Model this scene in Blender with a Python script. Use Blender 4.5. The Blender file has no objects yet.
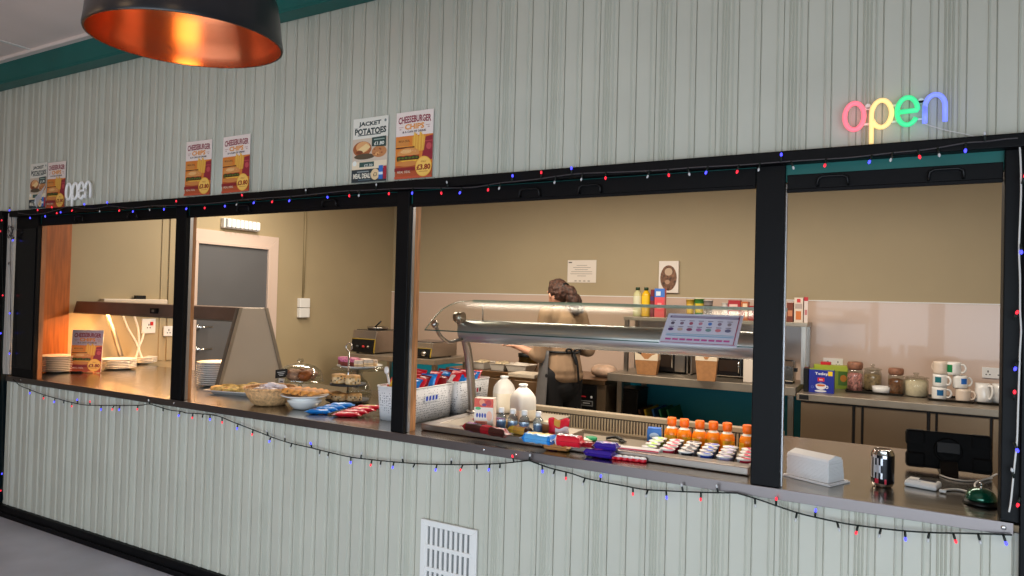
import bpy, bmesh, math, random
from mathutils import Vector, Matrix
SC = bpy.context.scene
COL = SC.collection
R = random.Random(7)
PI = math.pi

# ------------------------------------------------------------------ camera
F = 700.8
YAW, PITCH, ROLL = math.radians(29.52), math.radians(.962), math.radians(-1.4655)
O = Vector((0, -2.47, 1.54))
FW = Vector((-math.sin(YAW)*math.cos(PITCH), math.cos(YAW)*math.cos(PITCH), math.sin(PITCH)))
r0 = Vector((math.cos(YAW), math.sin(YAW), 0)); u0 = r0.cross(FW)
RT = r0*math.cos(ROLL) - u0*math.sin(ROLL)
UP = u0*math.cos(ROLL) + r0*math.sin(ROLL)
cam = bpy.data.cameras.new('camera'); cam.sensor_width = 36; cam.lens = F/1024*36
cam.clip_start = .02; cam.clip_end = 100
co = bpy.data.objects.new('camera', cam); COL.objects.link(co)
co.matrix_world = Matrix(((RT.x, UP.x, -FW.x, O.x), (RT.y, UP.y, -FW.y, O.y), (RT.z, UP.z, -FW.z, O.z), (0, 0, 0, 1)))
SC.camera = co
def ray(x, y): return RT*(x-512) + UP*(288-y) + FW*F
# survey helpers: a photo pixel seen on a known wall or shelf plane -> its world point
def AX(x, y, v): d = ray(x, y); return O + d*((v-O.x)/d.x)
def AY(x, y, v): d = ray(x, y); return O + d*((v-O.y)/d.y)
def AZ(x, y, v): d = ray(x, y); return O + d*((v-O.z)/d.z)
def MPP(p): return (Vector(p)-O).dot(FW)/F

# ------------------------------------------------------------------ materials
def lin(c):
    out = []
    for v in c[:3]:
        v /= 255.
        out.append(v/12.92 if v <= .04045 else ((v+.055)/1.055)**2.4)
    return (*out, 1)
MATS = {}
def mat(name, c, rough=.5, metal=0., emit=None, es=0., trans=0., ior=1.45, var=0., vscale=20., bump=0., bscale=60., alpha=1., coat=0., spec=.5, stretch=None, rvar=0.):
    if name in MATS: return MATS[name]
    m = bpy.data.materials.new(name); m.use_nodes = True
    nt = m.node_tree; p = nt.nodes['Principled BSDF']
    p.inputs['Base Color'].default_value = lin(c); p.inputs['Roughness'].default_value = rough
    p.inputs['Metallic'].default_value = metal; p.inputs['IOR'].default_value = ior
    p.inputs['Transmission Weight'].default_value = trans; p.inputs['Alpha'].default_value = alpha
    p.inputs['Coat Weight'].default_value = coat; p.inputs['Specular IOR Level'].default_value = spec
    if emit: p.inputs['Emission Color'].default_value = lin(emit); p.inputs['Emission Strength'].default_value = es
    tc = None
    def noise(scale, detail=4):
        nonlocal tc
        if tc is None: tc = nt.nodes.new('ShaderNodeTexCoord')
        src = tc.outputs['Object']
        if stretch:
            mp = nt.nodes.new('ShaderNodeMapping'); mp.inputs['Scale'].default_value = stretch
            nt.links.new(src, mp.inputs['Vector']); src = mp.outputs['Vector']
        n = nt.nodes.new('ShaderNodeTexNoise'); n.inputs['Scale'].default_value = scale; n.inputs['Detail'].default_value = detail
        nt.links.new(src, n.inputs['Vector']); return n
    if var:
        n = noise(vscale); rp = nt.nodes.new('ShaderNodeValToRGB')
        rp.color_ramp.elements[0].position = .3; rp.color_ramp.elements[1].position = .7
        rp.color_ramp.elements[0].color = lin([max(0, v*(1-var)) for v in c]); rp.color_ramp.elements[1].color = lin([min(255, v*(1+var)) for v in c])
        nt.links.new(n.outputs['Fac'], rp.inputs['Fac']); nt.links.new(rp.outputs['Color'], p.inputs['Base Color'])
    if rvar:
        n = noise(vscale); mr = nt.nodes.new('ShaderNodeMapRange')
        mr.inputs['To Min'].default_value = max(.02, rough-rvar); mr.inputs['To Max'].default_value = rough+rvar
        nt.links.new(n.outputs['Fac'], mr.inputs['Value']); nt.links.new(mr.outputs['Result'], p.inputs['Roughness'])
    if bump:
        n = noise(bscale); b = nt.nodes.new('ShaderNodeBump'); b.inputs['Strength'].default_value = bump; b.inputs['Distance'].default_value = .01
        nt.links.new(n.outputs['Fac'], b.inputs['Height']); nt.links.new(b.outputs['Normal'], p.inputs['Normal'])
    MATS[name] = m; return m
def glass(name, tint=(235, 240, 236), refl=.12, rough=.02, gain=.45):
    if name in MATS: return MATS[name]
    m = bpy.data.materials.new(name); m.use_nodes = True; nt = m.node_tree; nt.nodes.clear()
    o = nt.nodes.new('ShaderNodeOutputMaterial'); mx = nt.nodes.new('ShaderNodeMixShader')
    t = nt.nodes.new('ShaderNodeBsdfTransparent'); g = nt.nodes.new('ShaderNodeBsdfGlossy'); lw = nt.nodes.new('ShaderNodeLayerWeight')
    t.inputs['Color'].default_value = lin(tint); g.inputs['Roughness'].default_value = rough
    lw.inputs['Blend'].default_value = .25
    ad = nt.nodes.new('ShaderNodeMath'); ad.operation = 'MULTIPLY_ADD'; ad.inputs[1].default_value = gain; ad.inputs[2].default_value = refl*.4; ad.use_clamp = True
    nt.links.new(lw.outputs['Facing'], ad.inputs[0]); nt.links.new(ad.outputs[0], mx.inputs[0])
    nt.links.new(t.outputs[0], mx.inputs[1]); nt.links.new(g.outputs[0], mx.inputs[2]); nt.links.new(mx.outputs[0], o.inputs[0])
    MATS[name] = m; return m
def pal(r, g, b, rough=.45): return mat('paint_%02x%02x%02x_%d' % (r, g, b, rough*100), (r, g, b), rough)

M_CLAD = mat('sage_cladding', (196, 195, 181), .42, var=.02, vscale=3)
M_BLACK = mat('black_gloss_paint', (6, 6, 8), .5, bump=.05, bscale=30, spec=.18)
M_BLK = mat('black_plastic', (11, 11, 12), .42, spec=.4)
M_TEAL = mat('teal_steel_paint', (4, 96, 90), .45, var=.05, vscale=4)
M_STEEL = mat('brushed_steel', (172, 164, 154), .3, 1., stretch=(1, 30, 30), vscale=6, rvar=.06)
M_WTOP = mat('worktop_steel', (168, 160, 150), .2, 1., stretch=(1, 12, 1), vscale=5, rvar=.06, bump=.03, bscale=4)
M_FASC = mat('worktop_edge_steel', (128, 120, 118), .36, 1., stretch=(1, 1, 14), vscale=6, rvar=.06)
M_DSTEEL = mat('dull_steel', (166, 155, 140), .42, .8, var=.05, vscale=5)
M_CANOPY = mat('anodised_canopy', (172, 172, 172), .3, .75)
M_PINE = mat('pine_timber', (205, 143, 92), .5, var=.13, vscale=7, stretch=(12, 12, 1))
M_OAK = mat('orange_wood_board', (164, 90, 36), .42, var=.14, vscale=5, stretch=(10, 10, .8))
M_OLIVE = mat('olive_wall_paint', (170, 153, 121), .6, var=.015, vscale=2)
M_SPLASH = mat('white_splash_panel', (206, 180, 162), .25, coat=.3)
M_TEALW = mat('teal_wall_paint', (8, 140, 166), .5)
M_WHITE = mat('white_plastic', (232, 230, 226), .38)
M_CHINA = mat('white_china', (236, 234, 230), .18, coat=.4)
M_DOOR = mat('grey_door_paint', (92, 92, 94), .5, var=.02, vscale=3)
M_FRAME = mat('pale_pink_frame_paint', (210, 187, 172), .4)
M_FLOOR = mat('grey_concrete_floor', (200, 202, 214), .5, var=.06, vscale=2.5, bump=.06, bscale=12)
M_KFLOOR = mat('kitchen_vinyl_floor', (110, 106, 100), .5, var=.05, vscale=4)
M_CEIL = mat('ceiling_panel', (238, 222, 214), .7, var=.02, vscale=2)
M_ALU = mat('aluminium', (190, 190, 192), .35, 1.)
M_CHROME = mat('chrome', (205, 203, 200), .12, 1.)
M_GLASS = glass('clear_glass')
M_GLASST = glass('servery_glass', (248, 249, 245), .04, .24, .10)
M_JAR = glass('jar_glass', (238, 240, 236), .15)
M_WIRE = mat('dark_green_wire', (14, 24, 18), .5)
M_CABLE = mat('white_cable', (222, 218, 212), .45)
M_KRAFT = mat('kraft_card', (176, 124, 78), .7, var=.05, vscale=30)
M_KRAFTIN = mat('pale_card_inside', (226, 208, 180), .7)
M_PAPER = mat('white_paper', (232, 230, 228), .6)
M_WICKER = mat('wicker', (230, 172, 120), .6, var=.18, vscale=60, bump=.6, bscale=150)
M_PASTRY = mat('golden_pastry', (206, 138, 70), .55, var=.28, vscale=22, bump=.35, bscale=60)
M_SCONE = mat('scone_crust', (206, 158, 98), .65, var=.22, vscale=26, bump=.4, bscale=70)
M_CRUMB = mat('pale_crumb', (226, 196, 150), .75, var=.12, vscale=50)
M_RAISIN = mat('dark_fruit', (50, 30, 22), .5)
M_SLATE = mat('slate', (46, 46, 48), .6, var=.15, vscale=20)
M_SKIN = mat('skin', (205, 150, 122), .5, var=.05, vscale=12)
M_SHIRT = mat('tan_shirt', (152, 124, 97), .85, var=.05, vscale=9, bump=.25, bscale=14)
M_APRON = mat('grey_apron', (98, 96, 96), .85, var=.05, vscale=12)
M_NAVY = mat('dark_trousers', (11, 11, 15), .8, bump=.2, bscale=14)
M_HAIR = mat('auburn_hair', (54, 32, 22), .55, var=.55, vscale=7, stretch=(9, 9, 1.2), bump=.6, bscale=50)

# ------------------------------------------------------------------ mesh builder
TXT = {}
def text_mesh(s, bold=0.):
    k = (s, bold)
    if k in TXT: return TXT[k]
    cu = bpy.data.curves.new('lettering', 'FONT'); cu.body = s; cu.resolution_u = 2; cu.offset = bold; cu.fill_mode = 'FRONT'
    o = bpy.data.objects.new('lettering', cu); COL.objects.link(o)
    dg = bpy.context.evaluated_depsgraph_get(); me = bpy.data.meshes.new_from_object(o.evaluated_get(dg))
    vs = [(v.co.x, v.co.y) for v in me.vertices]; fs = [tuple(p.vertices) for p in me.polygons]
    bpy.data.objects.remove(o); bpy.data.curves.remove(cu); bpy.data.meshes.remove(me)
    if vs:
        x0 = min(v[0] for v in vs); x1 = max(v[0] for v in vs); y0 = min(v[1] for v in vs); y1 = max(v[1] for v in vs)
        vs = [((x-(x0+x1)/2)/max(1e-6, x1-x0), (y-(y0+y1)/2)/max(1e-6, y1-y0)) for x, y in vs]
        asp = (x1-x0)/max(1e-6, y1-y0)
    else: asp = 1
    TXT[k] = (vs, fs, asp); return TXT[k]

class MB:
    def __init__(s): s.v = []; s.f = []; s.fm = []; s.sm = []; s.mats = []; s.M = Matrix(); s.lay = 0
    def slot(s, m):
        if m not in s.mats: s.mats.append(m)
        return s.mats.index(m)
    def add(s, vs, fs, m, smooth=False, ms=None):
        b = len(s.v); s.v.extend(tuple(s.M @ Vector(v)) for v in vs)
        for i, f in enumerate(fs):
            s.f.append(tuple(b+k for k in f)); s.fm.append(s.slot(ms[i] if ms else m)); s.sm.append(smooth)
        return s
    def box(s, x0, x1, y0, y1, z0, z1, m):
        vs = [(x0, y0, z0), (x1, y0, z0), (x1, y1, z0), (x0, y1, z0), (x0, y0, z1), (x1, y0, z1), (x1, y1, z1), (x0, y1, z1)]
        return s.add(vs, [(3, 2, 1, 0), (4, 5, 6, 7), (0, 1, 5, 4), (1, 2, 6, 5), (2, 3, 7, 6), (3, 0, 4, 7)], m)
    def cbox(s, c, d, m): return s.box(c[0]-d[0]/2, c[0]+d[0]/2, c[1]-d[1]/2, c[1]+d[1]/2, c[2]-d[2]/2, c[2]+d[2]/2, m)
    def rings(s, rings, m, closed=True, cap0=True, cap1=True, smooth=True, mf=None):
        n = len(rings[0]); vs = [p for r in rings for p in r]; fs = []; ms = []
        for i in range(len(rings)-1):
            for j in range(n if closed else n-1):
                k = (j+1) % n
                fs.append((i*n+j, i*n+k, (i+1)*n+k, (i+1)*n+j)); ms.append(mf(i, j) if mf else m)
        s.add(vs, fs, m, smooth, ms)
        b = len(s.v)-len(vs)
        for on, i in ((cap0, 0), (cap1, len(rings)-1)):
            if on:
                f = [b+i*n+j for j in range(n)]
                if i == 0: f.reverse()
                s.f.append(tuple(f)); s.fm.append(s.slot(mf(0 if i == 0 else i-1, 0) if mf else m)); s.sm.append(False)
        return s
    def lathe(s, prof, m, n=24, c=(0, 0, 0), cap0=True, cap1=True, mf=None, shape=None, smooth=True):
        rs = []
        for r, z in prof:
            ring = []
            for j in range(n):
                a = 2*PI*j/n; rr = r*(shape(a, z) if shape else 1)
                ring.append((c[0]+rr*math.cos(a), c[1]+rr*math.sin(a), c[2]+z))
            rs.append(ring)
        return s.rings(rs, m, True, cap0, cap1, smooth, mf)
    def tube(s, pts, r, m, n=8, closed=False, cap=True, mf=None):
        P = [Vector(p) for p in pts]; rs = []
        t0 = None; nrm = None
        for i, p in enumerate(P):
            if closed: t = (P[(i+1) % len(P)]-P[i-1])
            else: t = P[min(i+1, len(P)-1)]-P[max(i-1, 0)]
            if t.length < 1e-9: t = Vector((0, 0, 1))
            t.normalize()
            if nrm is None:
                nrm = t.cross(Vector((0, 0, 1)))
                if nrm.length < .05: nrm = t.cross(Vector((1, 0, 0)))
            nrm = (nrm - t*nrm.dot(t)); nrm.normalize(); bn = t.cross(nrm)
            rr = r[i] if isinstance(r, (list, tuple)) else r
            rs.append([tuple(p+(nrm*math.cos(2*PI*j/n)+bn*math.sin(2*PI*j/n))*rr) for j in range(n)])
        if closed: rs.append(rs[0])
        return s.rings(rs, m, True, cap and not closed, cap and not closed, True, mf)
    def capsule(s, p, q, r1, r2, m, n=14):
        p = Vector(p); q = Vector(q); d = q-p; L = d.length; d = d.normalized() if L > 1e-6 else Vector((0, 0, 1))
        a = d.cross(Vector((.3, .9, .2))).normalized(); b = d.cross(a); rs = []
        for k in range(1, 5): t = PI/2*k/4; rs.append((p-d*r1*math.cos(t), r1*math.sin(t)))
        for k in range(0, 4): t = PI/2*k/4; rs.append((q+d*r2*math.sin(t), r2*math.cos(t)))
        return s.rings([[tuple(c+(a*math.cos(2*PI*j/n)+b*math.sin(2*PI*j/n))*r) for j in range(n)] for c, r in rs], m)
    def ell(s, c, d, m, n=16, k=10, fn=None, mf=None):
        rs = []
        for i in range(1, k):
            t = -PI/2+PI*i/k; ring = []
            for j in range(n):
                a = 2*PI*j/n; x, y, z = math.cos(t)*math.cos(a), math.cos(t)*math.sin(a), math.sin(t)
                g = fn(x, y, z) if fn else 1
                ring.append((c[0]+d[0]*x*g, c[1]+d[1]*y*g, c[2]+d[2]*z*g))
            rs.append(ring)
        return s.rings(rs, m, mf=mf)
    def grid(s, fn, nu, nv, m, mf=None, smooth=True):
        vs = [fn(i/nu, j/nv) for i in range(nu+1) for j in range(nv+1)]; fs = []; ms = []
        for i in range(nu):
            for j in range(nv):
                fs.append((i*(nv+1)+j, (i+1)*(nv+1)+j, (i+1)*(nv+1)+j+1, i*(nv+1)+j+1)); ms.append(mf((i+.5)/nu, (j+.5)/nv) if mf else m)
        return s.add(vs, fs, m, smooth, ms)
    def frame(s, x0, x1, z0, z1, w, y0, y1, m, bot=True, h=None):   # picture-frame of four mitred bars in the x-z plane
        h = h or w
        for q in ([(x0, z0), (x0+w, z0+(h if bot else 0)), (x0+w, z1-h), (x0, z1)], [(x1, z1), (x1-w, z1-h), (x1-w, z0+(h if bot else 0)), (x1, z0)], [(x0, z1), (x0+w, z1-h), (x1-w, z1-h), (x1, z1)]): s.prism(q, y0, y1, m)
        if bot: s.prism([(x0+w, z0+h), (x0, z0), (x1, z0), (x1-w, z0+h)], y0, y1, m)
        return s
    def prism(s, poly, y0, y1, m):            # polygon in x-z, extruded along y
        n = len(poly); vs = [(x, y0, z) for x, z in poly]+[(x, y1, z) for x, z in poly]
        return s.add(vs, [tuple(range(n)), tuple(range(2*n-1, n-1, -1))]+[(i, i+n, (i+1) % n+n, (i+1) % n) for i in range(n)], m)
    def xprism(s, poly, x0, x1, m):           # polygon in y-z, extruded along x
        n = len(poly); vs = [(x0, y, z) for y, z in poly]+[(x1, y, z) for y, z in poly]
        return s.add(vs, [tuple(range(n-1, -1, -1)), tuple(range(n, 2*n))]+[(i, (i+1) % n, (i+1) % n+n, i+n) for i in range(n)], m)
    # flat print on a sheet: x-z plane facing -y, every layer a hair prouder
    def up(s): s.lay += 1; return -.0006-.0001*s.lay
    def poly(s, pts, m): y = s.up(); return s.add([(x, y, z) for x, z in pts], [tuple(range(len(pts)))], m)
    def rect(s, x0, x1, z0, z1, m): return s.poly([(x0, z0), (x1, z0), (x1, z1), (x0, z1)], m)
    def oval(s, cx, cz, rx, rz, m, n=20): return s.poly([(cx+rx*math.cos(2*PI*i/n), cz+rz*math.sin(2*PI*i/n)) for i in range(n)], m)
    def text(s, t, cx, cz, h, m, w=None, bold=.0, arc=0.):
        vs, fs, asp = text_mesh(t, bold); y = s.up(); W = w if w else h*asp
        return s.add([(cx+x*W, y, cz+z*h+arc*(.25-x*x)*4) for x, z in vs], fs, m)
    def build(s, name, parent=None, loc=None, bev=0., label=None, seg=2):
        me = bpy.data.meshes.new(name); me.from_pydata(s.v, [], s.f)
        for m in s.mats: me.materials.append(m)
        me.polygons.foreach_set('material_index', s.fm); me.polygons.foreach_set('use_smooth', s.sm)
        me.update()
        o = bpy.data.objects.new(name, me); COL.objects.link(o)
        if parent: o.parent = parent
        if loc is not None: o.location = loc
        if bev:
            b = o.modifiers.new('bevel', 'BEVEL'); b.width = bev; b.segments = seg; b.limit_method = 'ANGLE'; b.angle_limit = math.radians(50)
        if label: o['label'] = label
        return o

def tag(o, label, cat, group=None):
    o['label'] = label; o['category'] = cat
    if group: o['group'] = group
    return o
def thing(name, label, cat, loc=(0, 0, 0), rz=0., group=None):
    o = bpy.data.objects.new(name, None); COL.objects.link(o); o.location = loc; o.rotation_euler = (0, 0, rz)
    o.empty_display_size = .05
    return tag(o, label, cat, group)
def solo(name, label, cat, mb, loc=(0, 0, 0), rz=0., group=None, bev=0.):
    o = mb.build(name, bev=bev); o.location = loc; o.rotation_euler = (0, 0, rz); return tag(o, label, cat, group)
def struct(name, mb, bev=0., parent=None):
    o = mb.build(name, parent, bev=bev)
    if not parent: o['kind'] = 'structure'
    return o
KIDS = {}
def dup(root, loc, rz=0., label=None, group=None, rot=None):
    c = root.copy(); COL.objects.link(c); c.location = loc; c.rotation_euler = rot or (0, 0, rz)
    if label: c['label'] = label
    if group: c['group'] = group
    for ch in root.children:
        d = ch.copy(); COL.objects.link(d); d.parent = c
        for g in ch.children:
            e = g.copy(); COL.objects.link(e); e.parent = d
    return c
ORD = ['first', 'second', 'third', 'fourth', 'fifth', 'sixth', 'seventh', 'eighth', 'ninth', 'tenth', 'eleventh', 'twelfth']
def wob(seed, amp):
    r = random.Random(seed); k = [(r.uniform(2, 5), r.uniform(2, 5), r.uniform(2, 5), r.uniform(0, 6)) for _ in range(4)]
    return lambda x, y, z: 1+amp*sum(math.sin(a*x+b*y+c*z+d) for a, b, c, d in k)/4
WT = .942       # worktop height
WI = WT+.0008   # where things stand on it
WORLD, DAY, KIT, EXPO, WARM = .115, 93, 57, 0., 6.3
# ------------------------------------------------------------------ setting
XL, YB = -5.5, 4.27          # kitchen's left wall, kitchen's back wall
PER = .0737
CX0 = AY(939, 30, 0).x       # where one ribbed board starts
def clad(b, x0, x1, z0, z1):
    plain = [(0, 0), (.03, -.001), (.68, -.001), (.695, -.0055), (.775, .0015), (.955, -.0015), (.966, .005), (.988, .005)]
    ribs = [(0, 0), (.04, 0), (.19, 0), (.205, -.0045), (.262, .002), (.28, 0), (.33, 0), (.345, -.0045), (.402, .002), (.42, 0), (.47, 0), (.485, -.0045), (.542, .002), (.56, 0), (.68, 0), (.695, -.0055), (.775, .0015), (.955, -.0015), (.966, .005), (.988, .005)]
    k0 = math.floor((x0-CX0)/PER); pts = []
    for k in range(k0, math.ceil((x1-CX0)/PER)+1):
        for u, y in (ribs if k % 3 == 0 else plain):
            x = CX0+(k+u)*PER
            if x0 <= x <= x1: pts.append((x, y))
    vs = [(x, y, z0) for x, y in pts]+[(x, y, z1) for x, y in pts]; n = len(pts)
    b.add(vs, [(i, i+1, i+1+n, i+n) for i in range(n-1)], M_CLAD)
    b.box(x0, x1, .0115, .09, z0, z1, M_CLAD)
b = MB(); clad(b, -8, 1.6, 2.02, 3.06); b.box(-8, 1.6, .09, .13, 1.99, 3.06, M_OLIVE); struct('wall_front_upper', b)
b = MB(); clad(b, -5.325, 1.6, .076, .91); struct('wall_front_lower', b)
b = MB(); b.box(-5.36, 1.6, -.022, .09, 0, .076, M_BLACK); b.box(-5.36, 1.6, -.03, -.022, 0, .03, M_BLACK); struct('baseboard_front', b)
b = MB(); b.box(-8, 3, -7, .02, -.1, 0, M_FLOOR); struct('floor', b)
b = MB(); b.box(XL-.1, 2.3, .09, YB+.1, -.1, 0, M_KFLOOR); struct('floor_kitchen', b)
b = MB(); b.box(-8, 3, -7, .13, 3.06, 3.12, M_CEIL)
for x in (-7.3, -6.1, -4.9, -3.7, -2.5, -1.3, -.1, 1.1): b.box(x-.012, x+.012, -7, -.13, 3.054, 3.0605, M_WHITE)
for y in (-2.53, -4.9): b.box(-8, 3, y-.012, y+.012, 3.0535, 3.0605, M_WHITE)
struct('ceiling', b)
b = MB(); b.box(-8, 1.6, -.135, -.1, 3.04, 3.06, M_CEIL); struct('trim_1', b)          # pale strip where ceiling meets beam
b = MB(); b.box(-8, 1.6, -.1, -.006, 2.902, 2.914, M_TEAL); b.box(-8, 1.6, -.1, -.088, 2.914, 3.06, M_TEAL); struct('beam_front', b, bev=.003)
# header over the hatch
b = MB(); b.box(-5.27, 1.6, -.05, .0, 2.010, 2.050, M_BLACK); struct('trim_2', b, bev=.004)
b = MB(); b.box(-5.24, 1.6, .004, .03, 1.955, 2.012, M_TEAL); struct('trim_3', b)
# posts: black face, aluminium guide, pine lining behind
def post(n, x0, x1, z0=WT):
    b = MB(); b.box(x0, x1, -.014, .025, z0, 2.011, M_BLACK); o = struct('trim_%d' % n, b, bev=.003)
    g = MB(); g.box(x1-.002, x1+.0035, .012, .03, z0+.002, 1.95, M_ALU); g.build('shutter_guide', o, label='thin aluminium shutter guide')
    p = MB(); p.box(x0, x1-.012 if x0 < -3 else x1-.004, .03, .08 if x0 > -3 else .062, z0, 2.0, M_PINE); p.build('timber_lining', o, label='bare pine lining strip')
    return o
post(4, -3.545, -3.458); post(5, -1.992, -1.922); post(6, -.454, -.361)
b = MB(); b.box(.237, .42, -.014, .06, WT, 2.011, M_BLACK); b.box(.281, .42, -.03, -.014, .3, 2.011, M_BLACK); struct('trim_7', b, bev=.003)
b = MB(); b.box(-5.242, -4.972, -.014, .012, WT, 2.011, M_BLACK); b.box(-5.235, -4.985, -.018, -.0141, 1.0, 1.93, mat('smoked_panel', (8, 9, 13), .22, spec=.25)); o = struct('trim_8', b, bev=.003)
p = MB(); p.box(-4.99, -4.968, .0125, .04, WT, 2.0, mat('dark_pine', (160, 104, 66), .5, var=.1, vscale=7, stretch=(10, 10, 1))); p.build('timber_lining', o, label='brown timber lining strip')
b = MB(); b.box(-5.345, -5.262, -.02, .0, WT+.01, 2.04, mat('pale_trim', (196, 190, 182), .45)); b.box(-5.32, -5.29, -.028, -.02, WT+.01, 2.04, mat('pale_trim', (196, 190, 182))); struct('trim_9', b, bev=.002)
b = MB(); b.box(-8, -5.36, -.02, .05, 0, 2.055, mat('dark_teal_door', (12, 26, 32), .3)); b.box(-5.40, -5.358, -.05, -.02, 0, 2.055, M_BLACK); struct('door_2', b)
# roller shutters rolled up: bottom bar and its two pull handles
def shutter(x0, x1, zb, zt, label, hx):
    t = thing('roller_shutter', label, 'shutter', ((x0+x1)/2, .005, zb), group=None); w = (x1-x0)/2
    b = MB(); b.box(-w, w, -.006, .0, .004, zt-zb, M_BLACK); b.box(-w, w, -.011, .0, 0, .012, M_BLACK); br_ = b.build('bottom_rail', t, bev=.002)
    for h in hx:
        k = MB(); x = h-(x0+x1)/2
        k.tube([(x-.045, -.008, .018), (x-.045, -.02, .02), (x-.043, -.02, .04), (x-.03, -.02, .047), (x+.03, -.02, .047), (x+.043, -.02, .04), (x+.045, -.02, .02), (x+.045, -.008, .018)], .004, M_BLK); k.build('handle', br_)
shutter(-4.96, -3.55, 1.945, 2.009, 'black shutter bar above the plates and leftmost hatch opening', (-4.5, -3.95))
shutter(-3.45, -1.995, 1.945, 2.009, 'black shutter bar above the opening with cakes and the grey door', (-3.0, -2.4))
shutter(-1.915, -.457, 1.938, 2.009, 'black shutter bar above the wide opening with the glass servery', (AY(531, 189, 0).x, AY(591, 186, 0).x))
shutter(-.357, .235, 1.918, 1.978, 'black shutter bar under a teal strip, above the tablet opening', (AY(833, 178, 0).x, AY(946, 174, 0).x))
# kitchen shell
b = MB(); b.box(XL-.1, XL, .09, YB, 0, 2.75, M_OLIVE); struct('wall_left', b)
b = MB(); b.box(XL-.1, 2.3, YB, YB+.1, 0, 2.75, M_OLIVE); struct('wall_back', b)
b = MB(); b.box(2.2, 2.3, .09, YB, 0, 2.75, M_OLIVE); struct('wall_right', b)
b = MB(); b.box(XL-.1, 2.3, .13, YB+.1, 2.75, 2.8, M_CEIL); struct('ceiling_kitchen', b)
b = MB(); b.box(XL, 2.2, YB-.008, YB, .79, 1.603, M_SPLASH)
b.box(XL, 2.2, YB-.012, YB, 1.598, 1.606, M_WHITE); struct('trim_10', b)                # white splash panel
b = MB(); b.box(XL, 2.2, YB-.004, YB, 0, .79, M_TEALW); struct('trim_11', b)            # teal lower wall
b = MB(); b.box(XL, XL+.02, .135, AX(68, 300, XL).y, WT, 2.74, M_OAK); struct('trim_12', b)          # orange wooden board at the hatch's left
# door and frame on the left wall
y0, y1, zt = 1.42, 2.46, 2.10
b = MB(); b.M = Matrix.Translation((XL, 0, 0)) @ Matrix.Rotation(PI/2, 4, 'Z')
b.frame(y0, y1, 0, zt, .1, -.022, 0, M_FRAME, False); b.frame(y0+.1, y1-.1, 0, zt-.1, .03, -.034, 0, M_FRAME, False)
o = struct('door_1', b, bev=.003)
l = MB(); l.box(XL+.002, XL+.012, y0+.13, y1-.13, .01, zt-.13, M_DOOR); lf = l.build('door_leaf', o)
for z, n in ((1.227, 'door_handle'), (1.03, 'door_handle')):
    h = MB(); h.M = Matrix.Translation((XL+.012, y0+.155, z)); h.M = h.M @ Matrix.Rotation(PI/2, 4, 'Y'); h.lathe([(.028, 0), (.028, .008), (.012, .01), (.011, .05)], M_CHROME, 16)
    h.M = Matrix(); h.tube([(XL+.06, y0+.155, z), (XL+.065, y0+.19, z), (XL+.065, y0+.27, z)], .01, M_CHROME); h.build(n, lf)
# emergency light above the door
t = thing('emergency_light', 'white ribbed emergency light above the grey kitchen door', 'light', (XL, AX(240, 226, XL).y, 2.178))
b = MB(); b.box(0, .05, -.215, .19, -.045, .045, M_WHITE); b.build('base', t, bev=.006)
b = MB(); b.box(.05, .052, -.2, .185, -.04, .04, pal(120, 120, 118)); b.build('reflector', t)
b = MB()
for k in range(8): b.cbox((.066, -.172+k*.047, 0), (.034, .024, .074), mat('frosted_diffuser', (246, 246, 242), .25, emit=(255, 250, 240), es=.42))
b.build('diffuser', t, bev=.008)
# conduit with switch box, trunking, sockets on the left wall
t = thing('wall_switch', 'white double switch box under a long conduit on the olive wall', 'switch', (XL, AX(302, 307, XL).y, 1.40))
b = MB(); b.box(0, .045, -.07, .07, .003, .1, M_WHITE); b.box(0, .045, -.07, .07, -.1, -.003, M_WHITE); b.build('switch_box', t, bev=.006)
b = MB(); b.tube([(.012, 0, .1), (.012, 0, 1.349)], .011, mat('painted_conduit', (150, 134, 100), .5)); b.build('conduit', t)
b = MB(); b.box(XL, XL+.008, 1.215, 1.25, .95, 2.75, M_OLIVE); b.box(XL, XL+.012, 1.285, 1.34, .95, 2.75, M_OLIVE); struct('trim_13', b, bev=.003)
def socket(name, label, loc, w, gang, rz, slim=.085):
    t = thing(name, label, 'socket', loc, rz); b = MB(); b.box(-w/2, w/2, -.012, 0, -slim/2, slim/2, M_WHITE); fp_ = b.build('faceplate', t, bev=.003)
    d = MB()
    for g in range(gang):
        cx = (g-(gang-1)/2)*w/gang
        d.box(cx-.004, cx+.004, -.0125, -.011, .002, .018, M_BLK)
        for s in (-1, 1): d.box(cx+s*.012-.005, cx+s*.012+.005, -.0125, -.011, -.018, -.01, M_BLK)
    d.build('pin_holes', fp_); return t
p = AX(148, 326, XL); t = socket('fused_switch', 'white fused switch with red rocker behind the heated gantry', (XL, p.y, p.z), .12, 1, PI/2, .12)
b = MB(); b.box(.012, .035, -.018, -.012, .005, .035, pal(200, 40, 40)); b.build('rocker', t, label='red rocker')
p = AX(167, 331, XL); socket('wall_socket', 'white square socket beside the trunking, near the second black post', (XL+.013, p.y, p.z), .09, 1, PI/2)
p = AY(833, 363, YB-.01); socket('wall_socket', 'white double socket behind the blue tea box', (p.x, YB-.009, p.z), .16, 2, 0)
p = AY(994, 373, YB-.01); socket('wall_socket', 'white double socket behind the white jugs at the far end', (p.x, YB-.009, p.z), .16, 2, 0)
p0 = AX(103, 301, XL)
t = thing('socket_strip', 'long white socket strip on the wall above the heated gantry', 'socket', (XL, .98, 1.432)); b = MB(); b.box(0, .06, -.27, .27, -.035, .035, mat('cream_plastic', (222, 206, 186), .4)); b.build('strip', t, bev=.005)
b = MB(); b.box(.015, .05, .0, .08, .035, .065, M_BLK); b.build('plug', t, label='black plug')
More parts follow.
